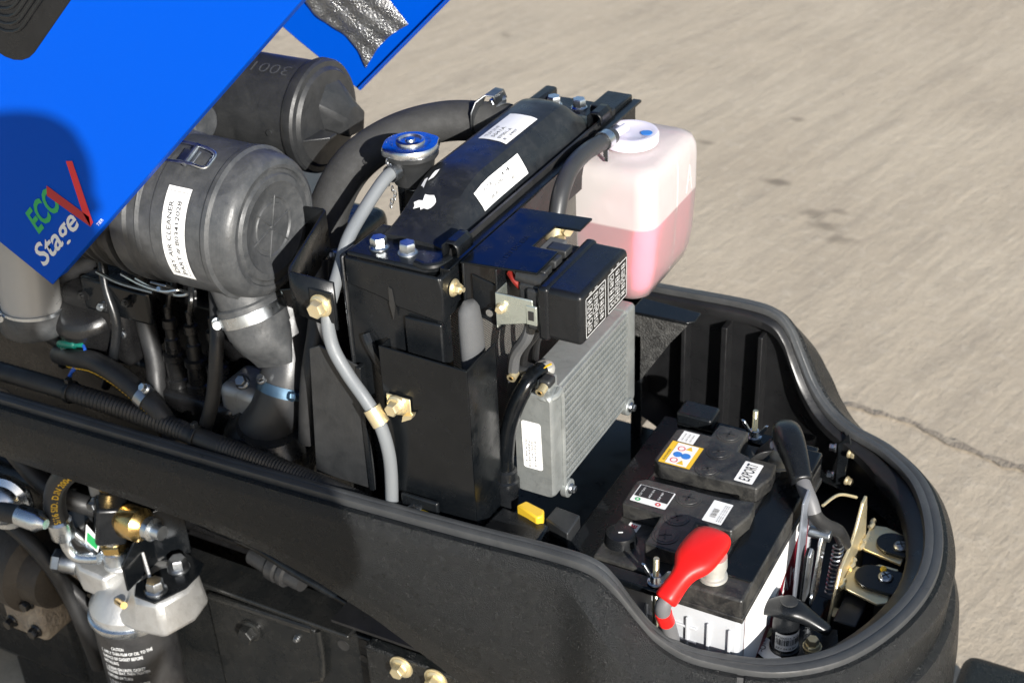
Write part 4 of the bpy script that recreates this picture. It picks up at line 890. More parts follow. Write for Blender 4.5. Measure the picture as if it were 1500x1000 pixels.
# post with gusset by the far wall
gp_ = thing('support_post', 'black upright steel post with angled top shelf beside the far inner wall', 'bracket', (.08, .40, .42))
b = B(); b.box(.073, .0765, .388, .420, .37, .632); b.box(.0735, .088, .3885, .391, .37, .60); b.obj('post', 'paint2', gp_, bevel=.0015)
b = B(); b.prism([(.0735, .384), (.150, .388), (.158, .396), (.158, .418), (.0735, .424)][::-1], (0, 0, .632), (1, 0, 0), (0, 1, 0), .004); b.obj('shelf', 'paint', gp_, bevel=.0015)
b = B(); b.prism([(.077, .630), (.150, .630), (.128, .60), (.086, .530), (.077, .524)], (0, .3925, 0), (1, 0, 0), (0, 0, 1), .004); M['grit2'] = mat('gritty black coating', (.02, .02, .02), .5, bump=(420, 1.0, .003), dust=((.2, .2, .19), .45, 70)); b.obj('gusset', 'grit2', gp_, bevel=.001)
# relay boxes along the near rim
r1 = thing('relay_box', 'flat black relay box just inside the near rim, with yellow tag', 'relay box', (.12, -.02, .56))
b = B(); b.prism([(.090, -.044), (.152, -.0405), (.1565, -.034), (.155, -.007), (.0935, .0)], (0, 0, .575), (1, 0, 0), (0, 1, 0), .027); b.obj('box', 'plastic', r1, bevel=.003)
b = B(); b.box(.094, .150, -.038, -.004, .40, .5755); b.obj('stalk', 'plastic', r1)
r2_ = thing('small_relay', 'square black relay standing beside the battery near corner', 'relay', (.162, .005, .56))
b = B(); b.prism([(.1460, .000), (.1470, .024), (.178, .021), (.179, -.013)][::-1], (0, 0, .585), (1, 0, 0), (0, 1, 0), .018); b.obj('cap', 'dusty2', r2_, bevel=.002)
b = B(); b.prism([(.1475, .001), (.1485, .022), (.1765, .019), (.1775, -.0115)][::-1], (0, 0, .42), (1, 0, 0), (0, 1, 0), .166); b.obj('body', 'plastic', r2_, bevel=.001)
yt = B(); yt.prism([(.112, -.002), (.118, .010), (.143, .004), (.147, -.006), (.142, -.012)][::-1], (0, 0, .598), (1, 0, 0), (0, 1, 0), .013); tag(yt.obj('yellow_tag', 'yellow', bevel=.002, loc=(.13, 0, .6)), 'bright yellow plastic tag behind the flat relay box', 'tag')
# mount with pan screw beside the baffle
pm = thing('panel_mount', 'small black mount with a cross-head screw dabbed yellow inside the near rim', 'mount', (.02, -.05, .6))
b = B(); b.prism([(-.022, -.066), (.045, -.058), (.046, -.051), (-.004, -.0500)], (0, 0, .603), (1, 0, 0), (0, 1, 0), .010); b.box(.0, .046, -.056, -.0505, .60, .6285); b.obj('plate', 'paint2', pm, bevel=.002)
screw(pm, (.018, -.0595, .6132), (0, -.15, 1), .0088, .0045)
b = B(); b.prism([(.024, -.060), (.028, -.057), (.042, -.0595), (.028, -.062)][::-1], (0, 0, .6145), (1, 0, 0), (0, 1, 0), .0015); b.obj('paint_dab', 'yellow', pm)
# ---------------------------------------------------------------- air cleaner (near canister)
ac = thing('air_cleaner', 'dusty grey air cleaner canister with white part label under the hood edge', 'air cleaner', (-.32, .031, .78))
AO = V((-.006, .031, .868)); AX = V((1, 0, 0))
def alathe(prof, n=64, name='p', m='dusty', par=None, o=AO, ang=30):
    b = B(); b.lathe([(a, r) for a, r in prof], o, AX, n); return b.obj(name, m, par, ang=ang)
prof = [(-.70, .080)]
for k in range(14): a = -.60+k*.016; prof += [(a, .080), (a+.003, .084), (a+.008, .084), (a+.011, .080)]
prof += [(-.362, .080), (-.360, .088), (-.352, .088), (-.350, .081), (-.344, .081)]
alathe(prof, name='canister', par=ac, m='dusty2')
alathe([(-.345, 0.0573), (-.344, 0.0874), (-.335, 0.0883), (-.325, 0.0879), (-.322, 0.0845), (-.312, 0.0840), (-.309, 0.0864), (-.305, 0.0840), (-.290, 0.0840), (-.288, 0.0853), (-.222, 0.0845), (-.219, 0.0864), (-.214, 0.0864), (-.211, 0.0826), (-.201, 0.0812), (-.194, 0.0788), (-.1885, 0.0745), (-.186, 0.0697), (-.1865, 0.0659), (-.189, 0.0645), (-.189, 0.0611), (-.1855, 0.0587), (-.1848, 0.0516), (-.1870, 0.0478), (-.1895, 0.0334), (-.1915, 0.0320), (-.1915, 0.0277), (-.1900, 0.0267), (-.1905, 0.0038), (-.1885, 0.0029), (-.188, 0.0010)], name='end_cover', par=ac)
for k in range(6):
    a = rad(12+60*k); e = V((0, math.cos(a), math.sin(a))); f_ = V((0, -e.z, e.y)); b = B(); b.prism([(.003, -.0011), (.038, -.0008), (.038, .0008), (.003, .0011)], AO+V((-.1915, 0, 0)), e, f_, .0026); b.obj('cover_rib', 'dusty', ac, bevel=.0006)
# torn lip of the cover by the spout
aw = lambda a0, x0, r=.0885: (lambda a, c: AO+V((x0+c, r*math.cos(a0+a/r), r*math.sin(a0+a/r))))
# label wraps round the near side: long axis runs around the canister
lb_ = lambda a, c: AO+V((-.271+c, -.0862*math.cos(rad(46)-a/.0862), .0862*math.sin(rad(46)-a/.0862)))
patch(lambda a, c: lb_(.108-a, c), .108, .031, 'white', ac, nu=24)
for (a0, a1, c0, c1) in ((.005, .103, .0040, .0046), (.005, .103, .0264, .0270), (.005, .0056, .004, .027), (.1024, .103, .004, .027), (.010, .098, .0152, .0157)):
    b = B(); b.grid(lambda i, j: AO+(lb_(a0+(a1-a0)*i, c0+(c1-c0)*j)-AO)*1.0008, 20, 1); b.obj('label_rule', 'print', ac)
for s, c, w2 in (('DRY AIR CLEANER', .0068, .085), ('PART # 803412028', .0178, .086)):
    text(s, ac, 'print', (lambda c: lambda a, q: (lambda p: V((p.x, AO.y+(p.y-AO.y)*1.007, AO.z+(p.z-AO.z)*1.007)))(lb_(.101-a, c+.0062-q)))(c), w_=w2, h=.0062, bold=.012)
# over-centre wire latches
def latch(ang, dx=0):
    e = V((0, math.cos(ang), math.sin(ang))); t_ = V((0, -e.z, e.y)); o_ = AO+e*.0870+V((dx, 0, 0))
    q = lambda x, s, h: o_+V((x, 0, 0))+t_*s+e*h
    b = B(); b.tube([q(-.362, -.013, .004), (q(-.33, -.014, .010)), q(-.300, -.013, .011), q(-.283, -.011, .006), q(-.281, 0, .005), q(-.283, .011, .006), q(-.300, .013, .011), q(-.33, .014, .010), q(-.362, .013, .004)], .0019, n=8, res=5); la_ = b.obj('wire_latch', 'zinc', ac)
    b = B(); b.prism([(-.010, -.011), (.012, -.010), (.012, .010), (-.010, .011)], q(-.312, 0, .006), V((1, 0, 0)), t_, .003); b.obj('latch_plate', 'zincd', la_, bevel=.001)
    b = B(); b.cyl(q(-.305, -.015, .010), q(-.305, .015, .010), .003, n=10); b.obj('latch_pin', 'zinc', la_)
latch(rad(112), .050); latch(rad(232), .0)
# down-turned spout, clamp and rubber dust valve
sd_ = V((.36, -.06, -.93)).normalized(); sc_ = V((-.226, .012, .764))
b = B(); b.cyl(sc_-sd_*.07, sc_+sd_*.004, .0345, n=40); b.obj('spout', 'dusty', ac)
b = B(); b.lathe([(-.016, .0358), (-.014, .0378), (.010, .0378), (.013, .0372), (.022, .0366)], sc_, sd_, 44); b.obj('valve_collar', 'dusty', ac)
clamp(ac, sc_-sd_*.001, sd_, .0379, .0135, 'zinc', (-.85, -.75, -.1))
u_, v_, _ = frame(sd_, (0, 1, 0)); R = []
for a, ru, rv in ((.020, .0366, .0366), (.030, .0366, .035), (.042, .0365, .027), (.055, .0345, .015), (.064, .0315, .0075), (.067, .0300, .0060)):
    R.append([sc_+sd_*a+u_*(ru*math.cos(t))*.92+v_*(rv*math.sin(t)) for t in [6.28319*i/36 for i in range(36)]])
b = B(); b.rings(R); b.obj('dust_valve', 'dusty', ac, ang=50)

# ---------------------------------------------------------------- second canister behind it
ic = thing('intake_canister', 'plain black intake canister with raised numerals, behind the air cleaner', 'canister', (-.4, .262, .83))
IO = V((0, .262, .893))
alathe([(-.85, .064), (-.300, .0655), (-.299, .060)], name='body', par=ic, m='dusty2', o=IO)
alathe([(-.299, .050), (-.298, .0685), (-.292, .0710), (-.284, .0705), (-.281, .0680), (-.280, .062), (-.276, .058), (-.274, .040), (-.273, .001)], name='end_cap', par=ic, m='dusty2', o=IO)
b = B(); b.rings([[V((-.282, .262+y, .893+z)) for y, z in ((-.02, -.008), (.045, -.03), (.050, .005), (.030, .048), (-.005, .054), (-.03, .03))], [V((-.252, .262+y, .893+z)) for y, z in ((.004, -.026), (.040, -.030), (.046, -.006), (.030, .008), (.014, .010), (.002, -.002))]]); b.obj('outlet_horn', 'dusty2', ic, bevel=.004)
b = B(); b.prism([(-.276, .205), (-.250, .226), (-.250, .240), (-.276, .243)], (0, 0, .882), (1, 0, 0), (0, 1, 0), .0035); b.obj('stiffener', 'dusty2', ic, bevel=.001)
text('300121', ic, 'dusty', lambda a, c: IO+V((-.309-a, .0668*math.cos(rad(103)+c/.066), .0668*math.sin(rad(103)+c/.066))), w_=.086, h=.016, name='raised_numerals', bold=-.01)
b = B(); b.cyl(IO+V((-.316, -.066, 0)), IO+V((-.316, -.069, 0)), .004, n=12); b.obj('boss', 'dusty2', ic)
b = B(); b.cyl((-.50, .15, .905), (-.372, .15, .915), .022, n=24); b.obj('breather_stub', 'dusty', ic, bevel=.003)

# ---------------------------------------------------------------- upper radiator hose
uh = thing('upper_radiator_hose', 'thick woven black coolant hose arching behind the filler cap', 'hose', (-.18, .1, .77))
UP = [(-.030, .325, .893), (-.075, .305, .903), (-.12, .275, .908), (-.158, .228, .903), (-.182, .175, .885), (-.190, .132, .850), (-.186, .108, .812), (-.182, .10, .77)]
b = B(); b.tube(UP, .0240, n=28, res=10); b.obj('hose', 'fabric', uh)
clamp(uh, (-.186, .107, .808), (.02, -.2, -1), .0244, .012, 'zincd', (1, -.5, 0)); clamp(uh, (-.060, .312, .900), (.9, -.4, .2), .0244, .012, 'zincd', (0, 0, 1))
b = B(); b.cyl((-.182, .10, .79), (-.18, .10, .70), .025); b.obj('outlet_stub', 'engine', uh)
hk = thing('hook_clip', 'folded bright steel clip standing behind the radiator tank', 'clip', (-.066, .30, .89))
b = B(); P = [(-.014, -.020), (-.013, .006), (-.008, .015), (.002, .019), (.010, .016), (.013, .008)]
b.rings([[V((-.070+a*.7, .286+dy+a*1.1, .918+c*1.35)) for a, c in P] for dy in (0, .004, .020, .026)], closed=False, cap=False); b.obj('clip_leaf', 'zincd', hk, solid=.0016)

# ---------------------------------------------------------------- engine
en = thing('engine', 'oily black diesel engine block deep inside the bay', 'engine', (-.45, .21, .35))
b = B(); b.box(-.85, -.155, .065, .37, .33, .60); b.obj('block', 'engine', en, bevel=.008)
b = B(); b.box(-.85, -.20, .085, .35, .60, .70); b.obj('cylinder_head', 'engine', en, bevel=.006)
b = B(); b.box(-.80, -.23, .12, .31, .70, .76); b.obj('valve_cover', 'engine', en, bevel=.015, seg=3)
b = B(); b.box(-.80, -.17, .09, .34, .10, .33); b.obj('oil_pan', 'engine', en, bevel=.02)
b = B(); b.box(-1.25, -.62, -.02, .42, .02, .42); b.obj('gearbox_housing', 'rail', en, bevel=.02)
for k in range(6): bolt(en, (-.60+k*.07, .098, .70), (0, 0, 1), .012, .008, .009, 'engine')
b = B(); b.box(-.52, -.42, .0, .10, .64, .735); b.lathe([(0, .045), (.05, .05), (.06, .03)], (-.49, .03, .66), (0, -.3, 1), 24); b.obj('manifold', 'engine', en, bevel=.01, seg=3)
for k in range(4): bolt(en, (-.43-.03*k, .003, .70-.012*(k % 2)), (0, -1, 0), .010, .007, .007, 'engine')
b = B(); b.box(-.40, -.27, -.005, .065, .50, .625); b.obj('pump_body', 'engine', en, bevel=.008)
for k in range(3):
    x = -.366+k*.033; b = B(); b.lathe([(0, .0150), (.012, .0150), (.014, .0120), (.036, .0120), (.038, .0140), (.046, .0140), (.048, .0095), (.066, .0090), (.068, .0070), (.080, .0065), (.082, .0090), (.092, .0085), (.094, .0045), (.11, .0045)], (x, .018, .622), (0, .05, 1), 20); b.obj('delivery_valve', 'engine', en)
    b = B(); b.tube([(x, .023, .725), (x+.004, .028, .750), (x-.02, .06, .772), (x-.03, .10, .755), (x-.03, .12, .72)], .0038, n=8); b.obj('injection_line', 'engine', en)
b = B(); b.lathe([(0, .05), (.02, .055), (.06, .055), (.075, .04)], (-.235, .02, .545), (.2, -.2, 1), 28); b.obj('gear_cover', 'rail', en)
b = B(); b.box(-.29, -.215, .0, .06, .59, .655); b.obj('pump_flange', 'cast', en, bevel=.012, seg=3); en.children[-1].data.materials[0] = M['rail']
bolt(en, (-.244, -.003, .672), (.1, -.6, .7), .012, .007, .009, 'zincd'); bolt(en, (-.214, -.004, .684), (.1, -.4, .8), .008, .006, .006, 'zincd')
b = B(); b.cyl((-.155, .21, .63), (-.10, .21, .63), .05, n=32); b.lathe([(0, .062), (.01, .062), (.012, .05), (.03, .05), (.032, .062), (.04, .062)], (-.14, .21, .63), (1, 0, 0), 40); b.obj('fan_pulley', 'engine', en)
for k in range(6):
    a = 1.047*k; b = B(); e = V((0, math.cos(a), math.sin(a))); t_ = V((.5, -e.z*.85, e.y*.85)).normalized(); b.prism([(.045, -.022), (.165, -.032), (.165, .032), (.045, .022)], V((-.092, .21, .70)), e, t_, .003); b.obj('fan_blade', 'plastic', en)
# lower hose elbow with blue clamp
eh = thing('lower_hose_elbow', 'black rubber elbow hose with a blue steel clamp below the dust valve', 'hose', (-.23, 0, .55))
b = B(); b.tube([(-.225, .075, .760), (-.212, .055, .715), (-.205, .030, .672), (-.215, .012, .630), (-.240, .004, .595), (-.27, .0, .56)], .031, n=26, res=8); b.obj('hose', 'rubber2', eh)
M['bluezinc'] = mat('blue zinc band', (.10, .17, .25), .35, .9)
clamp(eh, (-.206, .024, .660), (-.10, -.45, -.90), .0315, .013, 'bluezinc', (.9, -.5, .1))
# pale duct at the far left with its clamp
du = thing('intake_duct', 'pale grey intake pipe with a screw clamp at the lower corner of the hood', 'pipe', (-.54, -.02, .7))
M['duct'] = mat('pale grey pipe', (.42, .42, .415), .36, .35, dust=((.3, .3, .29), .2, 20))
b = B(); b.lathe([(-.02, .036), (.0, .0365), (.012, .036), (.10, .0330), (.20, .030), (.24, .030)], (-.545, -.022, .705), (.05, .1, 1), 40); b.obj('pipe', 'duct', du)
b = B(); b.lathe([(-.024, .0375), (-.02, .040), (.004, .0395), (.008, .0372)], (-.545, -.022, .705), (.05, .1, 1), 40); b.obj('cuff', 'dusty', du)
clamp(du, (-.5445, -.0212, .7085), (.05, .1, 1), .0378, .011, 'zinc', (-.5, -.85, 0))
# yellow-striped hose over the rail
sh_ = thing('striped_hose', 'black hose with a yellow dotted line and zinc clip just inside the near rim', 'hose', (-.42, -.035, .62))
SP = [(-.53, -.01, .64), (-.485, -.025, .655), (-.445, -.033, .665), (-.405, -.040, .662), (-.370, -.045, .650), (-.340, -.048, .632), (-.32, -.05, .60)]
b = B(); b.tube(SP, .0125, n=16, res=8); b.obj('hose', 'rubber', sh_)
Q = smooth_path(SP, 14); b = B()
for i in range(10, 66):
    if i % 2: b.prism([(-.0016, -.0016), (.0016, -.0016), (.0016, .0016), (-.0016, .0016)], Q[i]+V((0, -.0092, -.0088)), (1, 0, 0), (0, -.6, .8), .0006)
b.obj('yellow_dots', 'pyel', sh_)['kind'] = 'stuff'
b = B(); b.lathe([(-.006, .0128), (-.006, .0142), (.006, .0142), (.006, .0128)], Q[60], (Q[61]-Q[59]), 24, cap=False); b.obj('clip', 'zincd', sh_)
bolt(sh_, (-.349, -.052, .664), (-.2, -.7, .7), .009, .006, .0065, 'zinc')
# corrugated loom lying along the near rim
cl_ = B(); LPts = [(-.95, -.055, .612), (-.7, -.055, .622), (-.5, -.053, .625), (-.36, -.053, .622), (-.25, -.052, .612), (-.15, -.054, .606), (-.06, -.056, .598), (0, -.05, .58)]
LQ = smooth_path(LPts, 46)
cl_.tube(LQ, lambda t: .0120+.0010*math.sin(t*1000), n=14, raw=True); tag(cl_.obj('corrugated_loom', 'rubber', loc=(-.4, -.05, .6)), 'corrugated black wiring conduit lying along the near rim', 'conduit')
for x in (-.475, -.285):
    tcl = B(); i = min(range(len(LQ)), key=lambda i: abs(LQ[i].x-x)); tcl.lathe([(-.003, .0134), (-.003, .0145), (.003, .0145), (.003, .0134)], LQ[i], LQ[i+1]-LQ[i], 20, cap=False); q = LQ[i]; tcl.box(q.x-.003, q.x+.003, q.y-.004, q.y+.004, q.z+.013, q.z+.020)
    tag(tcl.obj('cable_tie', 'plastic', bevel=.0008, loc=(x, q.y, q.z)), 'black cable tie round the conduit %s' % ('below the green connectors' if x < -.4 else 'near the striped hose clip'), 'cable tie')
# vertical rubber hose in front of the pump
vh = B(); vh.tube([(-.425, .045, .76), (-.413, .03, .70), (-.395, .015, .655), (-.385, 0, .62), (-.375, -.01, .585)], .012, n=14); tag(vh.obj('fuel_hose', 'rubber', loc=(-.4, .02, .6)), 'black rubber hose dropping past the injection pump', 'hose')
# green connectors and blue wires
gc = thing('green_connector', 'pair of green bullet connectors on thin blue wires', 'connector', (-.49, -.025, .65))
for k in range(2):
    b = B(); b.lathe([(0, .004), (.002, .0052), (.028, .0052), (.030, .0035), (.042, .003)], (-.512, -.022+.004*k, .667-.010*k), (.97, 0, .2), 14); b.obj('sleeve', 'teal', gc)
    b = B(); b.tube([(-.470, -.022+.004*k, .675-.010*k), (-.462, -.03, .672-.008*k), (-.478, -.034, .652-.004*k), (-.490, -.036-.003*k, .632), (-.492, -.04, .60)], .0019, n=8); b.obj('wire', 'wire', gc)

# ---------------------------------------------------------------- chassis rail
ch = thing('chassis_rail', 'black steel chassis rail with bolt heads and punched holes below the side panel', 'chassis rail', (-.2, -.06, .2))
P = [(-1.2, .14), (-1.2, .392), (-.30, .384), (-.08, .392), (.09, .40), (.20, .395), (.20, .30), (-.10, .285), (-.16, .285), (-.215, .245), (-.26, .225), (-.33, .19), (-.42, .15)]
b = B(); b.prism(P, (0, -.060, 0), (1, 0, 0), (0, 0, 1), -.010); b.obj('web', 'rail', ch, bevel=.002)
b = B(); b.box(-1.2, -.085, -.072, -.02, .3925, .399); b.obj('top_flange', 'rail', ch, bevel=.002)
b = B(); b.prism([(-.298, .20), (-.302, .376), (-.292, .381), (-.138, .386), (-.132, .378), (-.136, .30), (-.19, .27), (-.215, .235), (-.262, .205)], (0, -.0605, 0), (1, 0, 0), (0, 0, 1), .009); b.obj('doubler_plate', 'rail', ch, bevel=.0025)
b = B(); b.tube([(-.297, -.0685, .378), (-.25, -.0695, .3815), (-.20, -.0690, .383), (-.14, -.0685, .386)], .0052, n=10, res=5); b.obj('weld', 'rail', ch)
b = B(); b.tube([(-.134, -.066, .384), (-.132, -.0675, .36), (-.134, -.066, .335), (-.136, -.067, .31)], .0042, n=10, res=5); b.obj('weld', 'rail', ch)
bolt(ch, (-.236, -.0700, .347), (0, -1, 0), .0205, .012, .0145, 'rail', wash=.016)
bolt(ch, (-.325, -.0605, .352), (0, -1, 0), .014, .008, .0105, 'rail')
bolt(ch, (-.165, -.0695, .362), (0, -1, 0), .006, .003, .005, 'zincd')
for x, z, r in ((-.180, .338, .0055), (-.162, .364, .0050), (-.103, .368, .0080), (-.071, .384, .0060), (-.075, .358, .0055), (-.44, .26, .011), (-.50, .33, .009)):
    b = B(); b.lathe([(0, r*.65), (.0006, r), (-.0004, r*1.02)], (x, -.0603, z), (0, -1, 0), 20); hh = b.obj('punched_hole', 'print', ch)
b = B(); b.box(-.42, -.40, -.105, -.06, .19, .44); b.box(-.70, -.41, -.075, -.060, -.02, .44); b.obj('side_bracket', 'rail', ch, bevel=.006)
for x, z in ((-.46, .36), (-.53, .30), (-.45, .17)): bolt(ch, (x, -.075, z), (0, -1, 0), .019, .011, .014, 'rail')
b = B(); b.box(-.05, .14, -.088, -.0705, .33, .414); b.obj('mount_plate', 'panel', ch, bevel=.003)
for x in (.000, .046): bolt(ch, (x, -.0885, .402), (0, -1, 0), .0150, .010, .0125, 'gold', wash=.0150)
b = B(); b.box(-1.2, .25, .44, .46, .14, .39); b.obj('far_web', 'rail', ch)
b = B(); b.box(-.30, -.12, -.05, .44, .12, .24); b.obj('axle_support', 'rail', ch, bevel=.01)
# oil pan pipe glimpsed behind the rail
op = B(); op.lathe([(0, .012), (.03, .013), (.034, .017), (.046, .017), (.048, .013), (.051, .013), (.053, .0165), (.060, .0165), (.062, .012), (.085, .011)], (-.250, -.030, .432), (1, -.15, -.05), 24); tag(op.obj('pipe_coupling', 'rubber', loc=(-.21, -.035, .4)), 'dark ringed pipe coupling between panel edge and chassis rail', 'coupling')
fr_ = B(); fr_.tube([(-.36, -.05, .495), (-.30, -.052, .480), (-.22, -.055, .474), (-.17, -.056, .458), (-.10, -.05, .430), (-.05, -.04, .40)], .0055, n=12); tag(fr_.obj('brake_pipe', 'paint', loc=(-.2, -.05, .45)), 'glossy black pipe running along under the panel edge', 'pipe')
fb2 = B(); fb2.prism([(-.31, .505), (-.255, .51), (-.245, .495), (-.205, .488), (-.10, .43), (-.12, .42), (-.24, .455), (-.31, .465)], (0, -.040, 0), (1, 0, 0), (0, 0, 1), .006); tag(fb2.obj('edge_bracket', 'rail', bevel=.002, loc=(-.2, -.04, .45)), 'slanting black bracket tucked under the curved panel edge', 'bracket')

# ---------------------------------------------------------------- oil filter
of = thing('oil_filter', 'black spin-on oil filter with white caution print', 'oil filter', (-.347, -.150, .25))
FO = V((-.347, -.150, 0)); FR = .0475
b = B(); b.lathe([(.235, .030), (.24, .043), (.25, .047), (.392, .0478), (.398, .0470)], FO, (0, 0, 1), 48); M['fcan'] = mat('satin black can', (.018, .018, .019), .34, dust=(DUST, .2, 18)); b.obj('can', 'fcan', of)
b = B(); b.lathe([(.398, .0465), (.400, .0500), (.404, .0515), (.409, .0510), (.411, .0485)], FO, (0, 0, 1), 48); b.obj('rolled_rim', 'zinc', of)
wrapf = lambda a0, z0: (lambda a, c: FO+V((.0484*math.cos(a0+a/.0484), .0484*math.sin(a0+a/.0484), z0+c)))
lines = ['      CAUTION', '1. APPLY THIN FILM OF OIL TO THE', 'SURFACE OF GASKET BEFORE', 'INSTALLING', '2. SCREW ON UNTIL GASKET', 'TOUCHES SEAT, THEN TIGHTEN', 'FURTHER 3/4 TURN', '3. START ENGINE AND CHECK', 'FOR OIL LEAKAGE', '4. REPLACE AT REGULAR', 'SERVICE INTERVALS', 'DISCARD AFTER USE']
for k, s in enumerate(lines):
    n_ = len(s.strip()); text(s.strip(), of, 'pwhite', wrapf(rad(-103)+(.35 if k == 0 else 0), .380-k*.0080-(.002 if k in (4, 7, 9) else 0)), w_=min(.066, n_*.0022), h=.0048, bold=0.006)
# cast head
fh = thing('filter_head', 'cast aluminium filter head bolted under a black bracket', 'filter head', (-.34, -.15, .41))
b = B(); b.lathe([(.411, .0470), (.420, .0475), (.425, .0440), (.437, .034), (.446, .020), (.449, .001)], FO, (0, 0, 1), 48); b.obj('dome', 'cast', fh)
b = B(); P = [(-.372, -.118), (-.330, -.092), (-.292, -.088), (-.254, -.112), (-.248, -.146), (-.262, -.185), (-.300, -.192), (-.335, -.190)]
b.rings([[V((x, y, .418)) for x, y in P], [V((x, y, .4655)) for x, y in [(-.340, -.125), (-.315, -.100), (-.290, -.096), (-.258, -.116), (-.253, -.145), (-.266, -.180), (-.296, -.185), (-.310, -.170)]]]); b.obj('arm', 'cast', fh, bevel=.006)
b = B(); b.prism([(-.430, -.150), (-.425, -.128), (-.370, -.120), (-.350, -.140), (-.36, -.17), (-.40, -.168)], (0, 0, .425), (1, 0, 0), (0, 1, 0), .036); b.cyl((-.36, -.14, .46), (-.36, -.14, .468), .019, n=24); b.obj('port_boss', 'cast', fh, bevel=.008)
b = B(); b.cyl((-.423, -.150, .445), (-.44, -.158, .45), .013, n=20); b.hex((-.44, -.158, .45), (-.9, -.4, .2), .026, .010); b.obj('plug', 'zincd', fh)
b = B(); b.cyl((-.335, -.178, .443), (-.312, -.190, .455), .0042, n=12); b.obj('sender_pin', 'brass', fh)
b = B(); b.prism([(-.352, -.130), (-.300, -.094), (-.262, -.101), (-.255, -.118), (-.254, -.145), (-.270, -.182), (-.300, -.182), (-.312, -.165), (-.302, -.130), (-.290, -.122), (-.305, -.116)][::-1], (0, 0, .4662), (1, 0, 0), (0, 1, 0), .003); br_ = b.obj('bracket_foot', 'paint', fh, bevel=.001)
b = B(); b.rings([[V((-.3125, -.178, z)) for z in (.4665, .505)]+[V((-.3155, -.178, z)) for z in (.505, .4665)], [V((-.3145, -.150, z)) for z in (.4665, .520)]+[V((-.3175, -.150, z)) for z in (.520, .4665)], [V((-.316, -.122, z)) for z in (.4665, .538)]+[V((-.319, -.122, z)) for z in (.538, .4665)], [V((-.290, -.090, z)) for z in (.4665, .548)]+[V((-.292, -.088, z)) for z in (.548, .4665)]]); b.obj('bracket_upright', 'paint', fh, bevel=.001)
b = B(); b.prism([(0, 0), (.034, 0), (.002, .030)], (-.3145, -.140, .4692), (.8, -.6, 0), (0, 0, 1), .004); b.obj('web', 'cast', fh, bevel=.001)
for x, y in ((-.283, -.122), (-.2815, -.165)): bolt(fh, (x, y, .4692), (0, 0, 1), .0185, .0115, .0128, 'zincd', wash=.0135)
# fittings above the head
ft = thing('oil_line_fitting', 'black square oil fitting block with brass and zinc unions on the filter head', 'fitting', (-.36, -.14, .468))
b = B(); b.lathe([(0, .016), (.018, .016), (.020, .0135), (.036, .0135), (.038, .011), (.05, .011)], (-.362, -.141, .467), (.02, 0, 1), 24); b.obj('zinc_union', 'zinc', ft)
b = B(); b.hex((-.3615, -.141, .4885), (.02, 0, 1), .031, .010); b.obj('hex_nut', 'brass', ft)
mt = Matrix.Translation((-.358, -.140, .528)) @ Matrix.Rotation(rad(45), 4, 'Z') @ Matrix.Rotation(rad(12), 4, 'Y'); b = B(); b.box(-.018, .018, -.018, .018, -.024, .028, mt); b.obj('block', 'plastic', ft, bevel=.004)
b = B(); b.lathe([(0, .012), (.010, .018), (.014, .0205), (.036, .0205), (.040, .017), (.044, .012)], (-.346, -.138, .536), (1, -.05, .05), 28); b.obj('brass_union', 'brass', ft)
b = B(); b.lathe([(0, .0105), (.004, .014), (.012, .014), (.014, .009), (.026, .009)], (-.303, -.140, .538), (1, -.05, .02), 20); b.obj('end_nut', 'zinc', ft)
b = B(); b.lathe([(0, .011), (.01, .015), (.02, .016), (.034, .013)], (-.372, -.120, .555), (-.1, .3, 1), 20); b.obj('sensor', 'brass', ft)
b = B(); b.prism([(0, 0), (.022, -.002), (.028, .020), (.004, .030)], (-.388, -.158, .500), (.9, -.1, -.25), (.2, 0, 1), .0008); gl = b.obj('paper_tag', 'white', ft)
b = B(); b.prism([(.004, .004), (.021, .002), (.025, .016), (.006, .020)], V((-.388, -.1591, .500)), (.9, -.1, -.25), (.2, 0, 1), .0004); b.obj('tag_print', 'pgreen', ft)
# hydraulic hose with yellow lettering, crimp and steel pipe
hy = thing('hydraulic_hose', 'black hydraulic hose with yellow lettering crimped to a bent zinc pipe', 'hose', (-.41, -.165, .45))
HP_ = [(-.413, -.168, .528), (-.416, -.166, .552), (-.408, -.160, .580), (-.388, -.150, .600), (-.36, -.135, .605), (-.32, -.115, .60)]
b = B(); b.tube(HP_, .0128, n=18, res=8); b.obj('hose', 'rubber2', hy)
b = B(); b.lathe([(0, .0118), (.003, .0145), (.024, .0145), (.027, .0125), (.03, .009)], (-.4125, -.168, .533), (.05, 0, -1), 22); b.obj('crimp', 'zinc', hy)
b = B(); b.tube([(-.411, -.168, .508), (-.410, -.168, .492), (-.402, -.167, .480), (-.388, -.163, .478), (-.372, -.158, .480)], .0072, n=14, res=8); b.obj('bent_pipe', 'zinc', hy)
b = B(); b.tube([(-.405, -.160, .512), (-.396, -.155, .498), (-.392, -.15, .485), (-.385, -.15, .483)], .005, n=12); b.obj('bent_pipe', 'zinc', hy)
HQ = smooth_path(HP_, 30)
def hs(a, c):
    f = min(len(HQ)-2, max(0, a/.115*100)); i = int(f); p = HQ[i].lerp(HQ[i+1], f-i); t = (HQ[i+1]-HQ[i]).normalized(); n_ = V((.55, -.83, .1)); n_ = (n_-t*n_.dot(t)).normalized(); s_ = t.cross(n_)
    q = c-.006; return p+n_*math.sqrt(max(0, .0132**2-q*q))-s_*q
text('5/16 SID. D.IN 20043', hy, 'pyel', lambda a, c: hs(a+.008, c), w_=.098, h=.0075, bold=.012)
